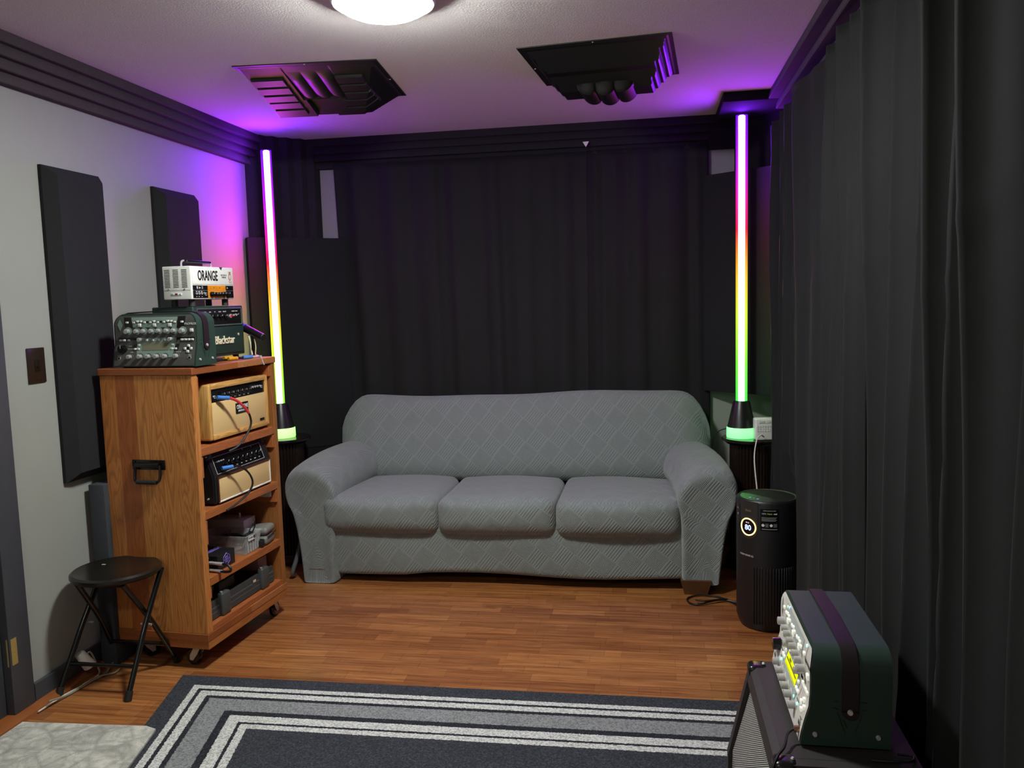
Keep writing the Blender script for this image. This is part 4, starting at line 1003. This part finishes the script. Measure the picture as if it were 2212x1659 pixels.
# its lead
def gp(base, x_, y_, z_): p = Matrix.Translation(base.location) @ Matrix.Rotation(ROTX, 4, 'Z') @ Vector((x_, y_, z_)); return p
A1 = t
b = B(); b.tube([gp(A1, -.131, -.030, .178), gp(A1, -.105, -.045, .165), gp(A1, -.075, -.06, .135), gp(A1, -.052, -.068, .10), gp(A1, -.045, -.07, .06), gp(A1, -.07, -.065, .02), gp(A1, -.12, -.05, -.025), gp(A1, -.16, -.03, -.04)], .0045)
ld = obj('instrument_lead', b, CABLE); tag(ld, 'black lead with red sleeve plugged into the wooden amplifier head', 'cable')
b = B(); b.tube([gp(A1, -.131, -.030, .178), gp(A1, -.105, -.045, .165), gp(A1, -.075, -.06, .135), gp(A1, -.055, -.0675, .105)], .006); obj('sleeve', b, mat('#c8333c', .4), ld)
b = B(); b.cyl(gp(A1, -.18, -.004, .187), gp(A1, -.134, -.029, .179), .0085, n=14); obj('plug', b, BLUEP, ld)

# black amplifier head on the second shelf
t = gear('amplifier_head', 'black amplifier head with cream lower grille on the middle shelf of the rack', 'guitar amplifier', -.010, .345, .6475)
A2 = t; W, Hh, Dp = .452, .222, .23; x = W / 2
b = B(); prof = [(0, .008), (0, .118), (.030, .205), (.048, .222), (Dp, .222), (Dp, .008)]
b.prism(prof, -x, x, 'x'); bmesh.ops.bevel(b.bm, geom=list(b.bm.edges), offset=.006, segments=2, affect='EDGES'); obj('case', b, TOLEX, t)
for s_ in (-1, 1):
    b = B(); b.pillow((s_ * (x - .017), .046, .2035), (.021, .022, .019), .014, 8); obj('corner_protector', b, BLACKP, t)
for s_ in (-1, 1):
    for zz in (.205, .03):
        b = B(); b.cyl((s_ * (x - .001), .03, zz), (s_ * (x + .006), .03, zz), .004, n=10); obj('stud', b, CHROME, t)
sl = math.atan2(.030, .087)
PM = Matrix.Translation((0, .0145, .1615)) @ Matrix.Rotation(-sl, 4, 'X')      # sloped control panel plane
b = B(); b.box(-x + .03, x - .055, -.002, .001, -.036, .036, mt=PM); obj('control_panel', b, mat('#0b0b0c', .25), t, smooth=0)
b = B()
for (a_, c_) in (((-x + .03, -.036), (x - .055, -.036)), ((-x + .03, .036), (x - .055, .036)), ((x - .055, -.036), (x - .055, .036)), ((-x + .03, -.036), (-x + .03, .036)), ((.03, .028), (.03, .036)), ((.1, .028), (.1, .036))): b.tube([PM @ Vector((a_[0], -.0022, a_[1])), PM @ Vector((c_[0], -.0022, c_[1]))], .0008, 5, 0)
obj('panel_outline', b, WT, t)
for i in range(8):
    q = PM @ Vector((-.115 + .036 * i, -.002, -.004)); q2 = PM @ Vector((-.115 + .036 * i, -.016, -.004))
    b = B(); b.cyl(q, q2, .0105, .009, 16, .001); o = obj('knob', b, BLACKG, t)
    b = B(); b.cyl(PM @ Vector((-.115 + .036 * i, -.0165, -.001)), PM @ Vector((-.108 + .036 * i, -.0165, .006)), .0008, n=6); obj('knob_pointer', b, WHITEP, o)
    put_text('lettering', ('GAIN', 'VOL', 'BASS', 'MID', 'TREB', 'REV', 'LEVEL', 'DLY')[i], .006, (0, 0, 0), WT, t, base=PM @ Matrix.Translation((-.115 + .036 * i, -.0024, -.024)) @ FRONT)
for i in range(3): 
    b = B(); b.cyl(PM @ Vector((-.172 + .018 * i, -.002, .012)), PM @ Vector((-.172 + .018 * i, -.012, .014)), .003, n=10); obj('toggle_switch', b, CHROME, t)
b = B(); b.box(-x + .028, x - .022, -.003, .002, .014, .112, .001); obj('grille_cloth', b, CREAM, t)
b = B()
for (a_, c_) in (((-x + .026, .012), (x - .020, .012)), ((x - .020, .012), (x - .020, .114))): b.tube([(a_[0], -.003, a_[1]), (c_[0], -.003, c_[1])], .004, 8, 0)
obj('white_piping', b, mat('#dcdad2', .4), t)
b = B(); b.tube([(-x + .026, -.003, .114), (x - .020, -.003, .114)], .004, 8, 0); b.tube([(-x + .026, -.003, .012), (-x + .026, -.003, .114)], .0035, 8, 0); obj('brown_piping', b, mat('#4a241c', .4), t)
feet4(t, (-.19, .19), (.03, .2), .009, .013)
b = B(); b.tube([gp(A2, -.128, -.03, .148), gp(A2, -.095, -.045, .14), gp(A2, -.06, -.06, .105), gp(A2, -.045, -.065, .06), gp(A2, -.07, -.055, .02), gp(A2, -.13, -.03, -.015), gp(A2, -.17, -.014, -.03)], .0045)
ld = obj('instrument_lead', b, CABLE); tag(ld, 'black lead with blue plug in the black amplifier head', 'cable')
b = B(); b.cyl(gp(A2, -.172, -.004, .148), gp(A2, -.130, -.029, .148), .0085, n=14); obj('plug', b, BLUEP, ld)

# third shelf: black box, bin, metal box, pouch, adapter
p = rk(-.115, .118, .3735)
t = thing('preamp_box', 'black box with purple print and green-lettered panel on the lower shelf', 'effects unit', p, TH)
b = B(); b.box(-.085, .10, 0, .125, .001, .064, .002); obj('case', b, mat('#141417', .45), t)
b = B(); b.box(-.083, .098, -.0015, .0005, .003, .062); obj('panel', b, mat('#0a0a0c', .4), t, smooth=0)
PU = mat('#7a68b8', .5); GR = mat('#6fae2e', .5)
for r_ in range(2):
    for i in range(6):
        b = B(); b.cyl((-.06 + .028 * i, -.001, .018 + .026 * r_), (-.06 + .028 * i, -.007, .018 + .026 * r_), .0055, n=12); obj('knob', b, BLACKG, t)
b = B()
for r_ in range(2):
    for i in range(6):
        for q in range(3): b.box(-.068 + .028 * i + q * .006, -.065 + .028 * i + q * .006, -.0022, -.0014, .008 + .026 * r_, .0095 + .026 * r_); 
b.box(-.08, .095, -.0022, -.0014, .0325, .0338)
obj('panel_print', b, WT, t, smooth=0)
b = B(); b.box(.03, .06, -.0024, -.0014, .052, .060); b.box(.06, .094, -.0024, -.0014, .028, .040); b.box(-.02, .07, -.0024, -.0014, .003, .007); obj('panel_print', b, GR, t, smooth=0)
SIDE = Matrix.Rotation(PI / 2, 4, 'Z') @ FRONT
b = B(); b.tube([(.1006, .062 + .026 * math.cos(R(60 * i + 30)), .034 + .026 * math.sin(R(60 * i + 30))) for i in range(6)], .0018, 5, 0, True)
for i in range(3): b.tube([(.1006, .062 + .022 * math.cos(R(60 * i)), .034 + .022 * math.sin(R(60 * i))), (.1006, .062 - .022 * math.cos(R(60 * i)), .034 - .022 * math.sin(R(60 * i)))], .0012, 5, 0)
b.tube([(.1006, .062 + .013 * math.cos(R(60 * i + 30)), .034 + .013 * math.sin(R(60 * i + 30))) for i in range(6)], .0015, 5, 0, True)
obj('logo', b, PU, t)
put_text('lettering', 'SYN', .008, (.1008, .062, .004), PU, t, base=SIDE)
put_text('lettering', 'SYNERGY', .03, (.03, .062, .0645), PU, t, base=Matrix.Rotation(PI / 2, 4, 'Z'), bold=.0008)
b = B(); b.cyl((-.03, .07, .064), (-.03, .07, .075), .014, n=16); b.cyl((-.03, .07, .075), (-.03, .07, .11), .006, .004, 12); obj('socket_tube', b, BLACKG, t)
# patch cable plugged into its panel
b = B(); b.tube([rk(.018, .098, .413), rk(.045, .092, .413), rk(.060, .09, .40), rk(.058, .09, .388), rk(.035, .092, .383), rk(.012, .096, .383)], .0055)
pcab = obj('patch_cable', b, CABLE); tag(pcab, 'short looped patch cable with silver plugs before the lower shelf', 'cable')
for z in (.413, .383):
    b = B(); b.cyl(rk(-.045, .106, z), rk(.02, .098, z), .006, .0075, 14); b.cyl(rk(-.055, .116, z), rk(-.045, .106, z), .003, n=10); obj('plug', b, CHROME, pcab)

p = rk(-.015, .395, .3735)
t = thing('storage_bin', 'clear plastic bin full of leads on the lower shelf', 'bin', p, TH)
CP = m_glass_plastic()
x0, x1, y0, y1, hb = -.235, 0, -.065, .065, .085
b = B()
def rect(z, e): return [Vector((x0 - e, y0 - e, z)), Vector((x1 + e, y0 - e, z)), Vector((x1 + e, y1 + e, z)), Vector((x0 - e, y1 + e, z))]
b.ring([rect(.003, -.012), rect(.001, -.010), rect(hb - .004, -.001), rect(hb - .003, .004), rect(hb, .004), rect(hb, .0), rect(hb - .004, -.003), rect(.003, -.012)], True, True); obj('tub', b, CP, t, smooth=25)
b = B()
for i in range(5): b.box(.0005 - .006, .0018 - .004, -.045 + .02 * i, -.038 + .02 * i, .008, .055)
obj('ribs', b, CP, t, smooth=0)
b = B(); b.box(-.001, .0018, -.042, .012, .058, .078); lb = obj('label_sticker', b, mat('#dedfda', .5), t, smooth=0)
put_text('label_text', 'WORLD', .011, (.0022, -.022, .070), mat('#33332f', .5), lb, base=SIDE)
b = B()
for i in range(9): b.box(.0018, .0024, -.001 + .0013 * i, -.0003 + .0013 * i, .061, .076)
obj('label_marks', b, mat('#33332f', .5), lb, smooth=0)
rng = random.Random(4)
def coil(cx, cy, cz, r_, n_, tilt, thick, lab, m=CABLE):
    pts = []
    for i in range(n_ * 12 + 1):
        a = i / 12 * 2 * PI; rr = r_ * (1 + .08 * math.sin(i * .7)); q = Vector((rr * math.cos(a), rr * math.sin(a), .004 * i / 12)); q.rotate(Matrix.Rotation(tilt, 3, 'Y')); pts.append(rk(cx, cy, cz) + q)
    b = B(); b.tube(pts, thick, 6, 2); o = obj('lead_coil', b, m); return tag(o, lab, 'cable', 'coiled leads in the clear bin')
coil(-.10, .395, .418, .042, 5, .3, .0045, 'black coiled lead standing up in the clear bin')
coil(-.17, .395, .425, .04, 4, -.5, .004, 'black coiled lead at the back of the clear bin')
b = B(); b.tube([rk(-.05, .36, .40), rk(-.045, .40, .45), rk(-.03, .43, .50), rk(-.035, .44, .47), rk(-.06, .42, .42)], .003); b.box(-.02, .02, -.03, .03, -.02, .02, .006, 2, Matrix.Translation(rk(-.045, .41, .43)) @ Matrix.Rotation(.5, 4, 'Y'))
o = obj('power_brick', b, mat('#1d2027', .4)); tag(o, 'dark power brick with looped lead at the open end of the clear bin', 'power adapter')
p = rk(-.22, .525, .3735); t = thing('metal_pedal', 'grey metal effects box behind the clear bin on the lower shelf', 'effects unit', p, TH)
b = B(); b.box(-.11, .11, -.05, .05, .001, .115, .004); obj('case', b, mat('#d2d3d0', .4), t)
for xx in (-.05, .06):
    b = B(); b.cyl((xx, 0, .115), (xx, 0, .128), .007, n=12); b.cyl((xx, 0, .128), (xx, 0, .138), .0055, n=12); obj('foot_switch', b, CHROME, t)
p = rk(-.055, .522, .3735); t = thing('zip_pouch', 'grey padded zip pouch at the far end of the lower shelf', 'pouch', p, TH + R(10))
b = B(); b.pillow((0, 0, .022), (.05, .055, .021), .018, 10, (0, 0, .004)); obj('lower_half', b, mat('#6d6c66', .5, bump=(200, .3, .001)), t)
b = B(); b.pillow((.0, .004, .062), (.05, .055, .017), .016, 10, (0, 0, .006), lambda q: Vector((q.x, q.y, q.z + .1 * q.x))); obj('upper_half', b, mat('#77766f', .5, bump=(200, .3, .001)), t)
b = B(); b.tube([(.052, -.05, .042), (.053, 0, .043), (.05, .055, .044)], .0025); obj('zip', b, BLACKP, t)
p = rk(-.024, .468, .3735); b = B(); b.box(-.016, .016, -.022, .022, .001, .034, .005, 2); t = obj('plug_adapter', b, BLACKP); t.location = p; t.rotation_euler = (0, 0, TH + .3); tag(t, 'small black plug adapter between the clear bin and the pouch', 'power adapter')

# pedalboard on the deck
p = rk(-.03, .31, .1765)
t = thing('pedalboard', 'dark grey pedalboard with two clamp feet on the rack deck', 'pedalboard', p, ROTX)
GY = mat('#3c3f3e', .5)
b = B(); b.prism([(-.002, .004), (.018, .004), (.018, .075), (.004, .075), (.004, .050), (0, .046), (0, .03), (-.002, .028)], -.262, .262, 'x'); obj('front_rail', b, GY, t, smooth=25)
b = B(); b.prism([(.14, .004), (.165, .004), (.165, .075), (.14, .075)], -.262, .262, 'x'); obj('rear_rail', b, GY, t, smooth=25)
b = B(); b.prism([(.26, .004), (.285, .004), (.285, .085), (.26, .085)], -.262, .262, 'x'); obj('rear_rail', b, GY, t, smooth=25)
for xx in (-.148, .168):
    b = B(); b.box(xx - .028, xx + .028, -.016, .30, .001, .018, .003); b.box(xx - .03, xx + .03, -.018, .012, .001, .098, .009, 3); o = obj('clamp_foot', b, mat('#434746', .45), t)
    b = B(); b.cyl((xx - .022, -.006, .098), (xx - .022, -.006, .104), .006, n=12); obj('clamp_bolt', b, STEEL, o)
b = B(); b.box(.085, .105, -.0025, .001, .052, .062); obj('sticker', b, mat('#c9b9a0', .5), t, smooth=0)
def pedal(lx, ly, z, w_, d_, h_, col, label, sw=True):
    q = rk(lx, ly, z); t = thing('effects_pedal', label, 'effects unit', q, ROTX, 'pedals on the rack deck')
    b = B(); b.box(-w_ / 2, w_ / 2, -d_ / 2, d_ / 2, .001, h_, .004); obj('case', b, mat(col, .45), t)
    for i in (-1, 1):
        b = B(); b.cyl((i * w_ * .28, -d_ * .1, h_), (i * w_ * .28, -d_ * .1, h_ + .014), .008, n=12); obj('knob', b, STEEL, t)
    if sw: b = B(); b.cyl((0, -d_ * .36, h_), (0, -d_ * .36, h_ + .016), .006, n=12); obj('foot_switch', b, CHROME, t)
pedal(-.115, .10, .2525, .09, .11, .05, '#14161a', 'black effects pedal at the near end of the pedalboard')
pedal(-.115, .24, .2525, .12, .11, .046, '#15150f', 'wide black effects pedal in the middle of the pedalboard')
pedal(-.105, .515, .2525, .075, .11, .056, '#8d6d63', 'dusty pink effects pedal at the far end of the pedalboard')

# ------------------------------------------------------------------ folding stool
t = thing('folding_stool', 'black round folding stool standing before the wooden rack', 'stool', (-2.065, 2.845, 0))
SB = mat('#17140f', .28); MT = mat('#0f1010', .22)
b = B(); b.lathe([(.01, .432), (.145, .432), (.158, .436), (.166, .446), (.165, .455), (.156, .462), (.147, .461), (.143, .4595), (.01, .4605)], 64); obj('seat', b, SB, t)
b = B(); b.box(-.085, -.070, .03, .036, .4602, .4612); obj('seat_mark', b, mat('#cfc6a0', .5), t, smooth=0)
def frame(xa, xb, ta, tb, y0, y1, ybar, zbar):
    f_ = []
    for (xf, xt) in ((xa, ta), (xb, tb)):
        b = B(); b.tube([(xf, y0, .012), (xf + (xt - xf) * .35, y0 + (y1 - y0) * .30, .15), (xf + (xt - xf) * .6, y0 + (y1 - y0) * .52, .25), (xt, y1, .432)], .0105, 12, 5); lg = obj('leg', b, MT, t)
        b = B(); b.cyl((xf, y0 - (y1 - y0) * .008, .001), (xf + (xt - xf) * .06, y0 + (y1 - y0) * .045, .034), .0135, n=14); obj('rubber_foot', b, RUBBER, lg)
    k = .22; b = B(); b.cyl((xa + (ta - xa) * k * 1.1, y0 + (y1 - y0) * k, zbar), (xb + (tb - xb) * k * 1.1, y0 + (y1 - y0) * k, zbar), .008, n=12); obj('crossbar', b, MT, t)
    b = B(); b.cyl((ta, y1, .428), (tb, y1, .428), .0085, n=12); obj('top_bar', b, MT, t)
frame(-.172, .118, -.125, .128, -.152, .10, None, .108)
frame(-.150, .114, -.095, .098, .182, -.105, None, .108)
b = B()
for xx in (.112, -.14): b.cyl((xx - .02, -.003, .238), (xx + .024, -.003, .238), .005, n=10)
obj('pivot_bolt', b, STEEL, t)

# ------------------------------------------------------------------ socket and loose leads by the baseboard
t = thing('cord_socket', 'white extension socket leaning on the baseboard behind the stool', 'plug', (-2.215, 2.822, .0))
b = B(); b.cyl((-.014, -.012, .122), (.012, .012, .058), .019, .025, 18, .004); obj('body', b, WHITEP, t)
b = B(); b.cyl((.012, .012, .058), (.0145, .0145, .052), .018, .017, 16); obj('opening', b, mat('#2a2623', .5), t)
b = B(); b.tube([(.0, .0, .09), (-.015, .05, .1), (-.01, .08, .03), (.01, .06, .006), (.02, -.02, .006), (-.0, -.12, .006), (-.005, -.26, .008)], .0035); obj('cord', b, mat('#cfcabd', .5), t)
b = B(); b.tube([(-2.19, 3.05, .02), (-2.20, 2.96, .012), (-2.175, 2.88, .008), (-2.19, 2.80, .008), (-2.20, 2.70, .008), (-2.205, 2.60, .03)], .004); b.tube([(-2.17, 2.98, .008), (-2.14, 2.90, .008), (-2.18, 2.84, .014), (-2.19, 2.76, .016)], .003)
o = obj('floor_cable', b, mat('#8f8778', .45)); tag(o, 'thin beige leads on the floor along the left baseboard', 'cable')
b = B(); b.tube([(-1.875, 4.15, .22), (-1.872, 4.10, .17), (-1.885, 4.07, .10), (-1.90, 4.05, .04), (-1.91, 4.10, .009)], .012, 12); o = obj('cable_conduit', b, mat('#6f7376', .25, .4)); tag(o, 'thick grey cable between the rack and the left sofa arm', 'cable')

# ------------------------------------------------------------------ speaker cabinet
cab = thing('speaker_cabinet', 'black speaker cabinet with silver grille under the white-faced processor', 'speaker', (.40, 2.025, 0))
CX0, CX1, CY0, CY1, CT = -.137, .16, -.268, .25, .449
sec = [(CX1, .012), (CX1, CT), (CX0 + .012, CT), (CX0 - .004, CT - .012), (CX0 - .058, .205), (CX0 - .062, .19), (CX0 - .062, .012)]
def sec_in(e): return sec
b = B()
b.ring([[Vector((px, y, pz)) for px, pz in sec] for y in (CY0, CY0 + .03)]); b.ring([[Vector((px, y, pz)) for px, pz in sec] for y in (CY1 - .03, CY1)])
b.prism([(CX1, CT), (CX0 + .012, CT), (CX0 - .004, CT - .012), (CX0 - .0108, CT - .045), (CX0 + .03, CT - .045), (CX0 + .04, CT - .03), (CX1, CT - .03)], CY0 + .029, CY1 - .029, 'y')
b.prism([(CX1 - .02, .012), (CX1, .012), (CX1, CT - .02), (CX1 - .02, CT - .02)], CY0 + .029, CY1 - .029, 'y')
b.prism([(CX0 - .062, .012), (CX1, .012), (CX1, .05), (CX0 - .062, .05)], CY0 + .029, CY1 - .029, 'y')
CT_M = m_tolex('#2d2826', .62)
obj('box', b, CT_M, cab, smooth=30)
def m_diag(c1, c2):
    n = NT('striped silver grille cloth'); v = n.coord(); sp = n.n('ShaderNodeSeparateXYZ'); n.l(v, sp.inputs[0])
    f = n.math('SINE', n.math('MULTIPLY', n.math('ADD', n.math('MULTIPLY', sp.outputs[1], .62), sp.outputs[2]), 1150))
    f = n.ramp(f, [(.35, (0, 0, 0, 1)), (.6, (1, 1, 1, 1))]); n.base(n.mix(f, c1, c2)); n.set(Roughness=.7); n.bump(f, .4, .001); return n.m
b = B(); b.prism([(CX0 + .004, CT - .046), (CX0 + .014, CT - .046), (CX0 - .040, .2), (CX0 - .045, .05), (CX0 - .055, .05), (CX0 - .050, .20)], CY0 + .03, CY1 - .03, 'y'); obj('grille_cloth', b, m_diag('#3a3936', '#cfccc3'), cab, smooth=0)
for yy in (CY0 + .022, CY1 - .022):
    b = B(); b.pillow((CX0 + .016, yy, CT - .016), (.026, .026, .020), .014, 8); o = obj('corner_protector', b, mat('#161515', .25), cab)
    b = B(); b.cyl((CX0 + .032, yy, CT + .003), (CX0 + .032, yy, CT + .0065), .005, .003, 12); obj('corner_screw', b, CHROME, o)
for xx, yy in ((-.12, -.2), (.12, -.2), (.12, .2), (-.12, .2)):
    b = B(); b.cyl((xx, yy, .0095), (xx, yy, .014), .018, n=14); obj('foot', b, RUBBER, cab)
# short lead plugged into the white unit
jx, jy = .340, 1.858
b = B(); b.tube([(jx - .03, jy, .478), (jx - .045, jy - .012, .472), (jx - .058, jy - .05, .462), (jx - .082, jy - .09, .452), (jx - .108, jy - .11, .38), (jx - .138, jy - .12, .25), (jx - .152, jy - .14, .1), (jx - .152, jy - .15, .013)], .0032)
ld = obj('instrument_lead', b, CABLE); tag(ld, 'thin black lead plugged into the white-faced processor', 'cable')
b = B(); b.cyl((jx - .002, jy, .481), (jx - .03, jy, .478), .0065, .008, 14); obj('plug', b, mat('#b98f7a', .25, .9), ld)
b = B(); b.tube([(.50, 1.795, .458), (.54, 1.79, .470), (.575, 1.80, .465), (.59, 1.83, .4535), (.57, 1.84, .4535)][:0] or [(.46, 1.79, .4535), (.50, 1.785, .456), (.54, 1.79, .456), (.55, 1.815, .4535), (.52, 1.82, .4535)], .003)
o = obj('instrument_lead', b, CABLE); tag(o, 'bit of black lead lying on the near end of the speaker cabinet', 'cable')
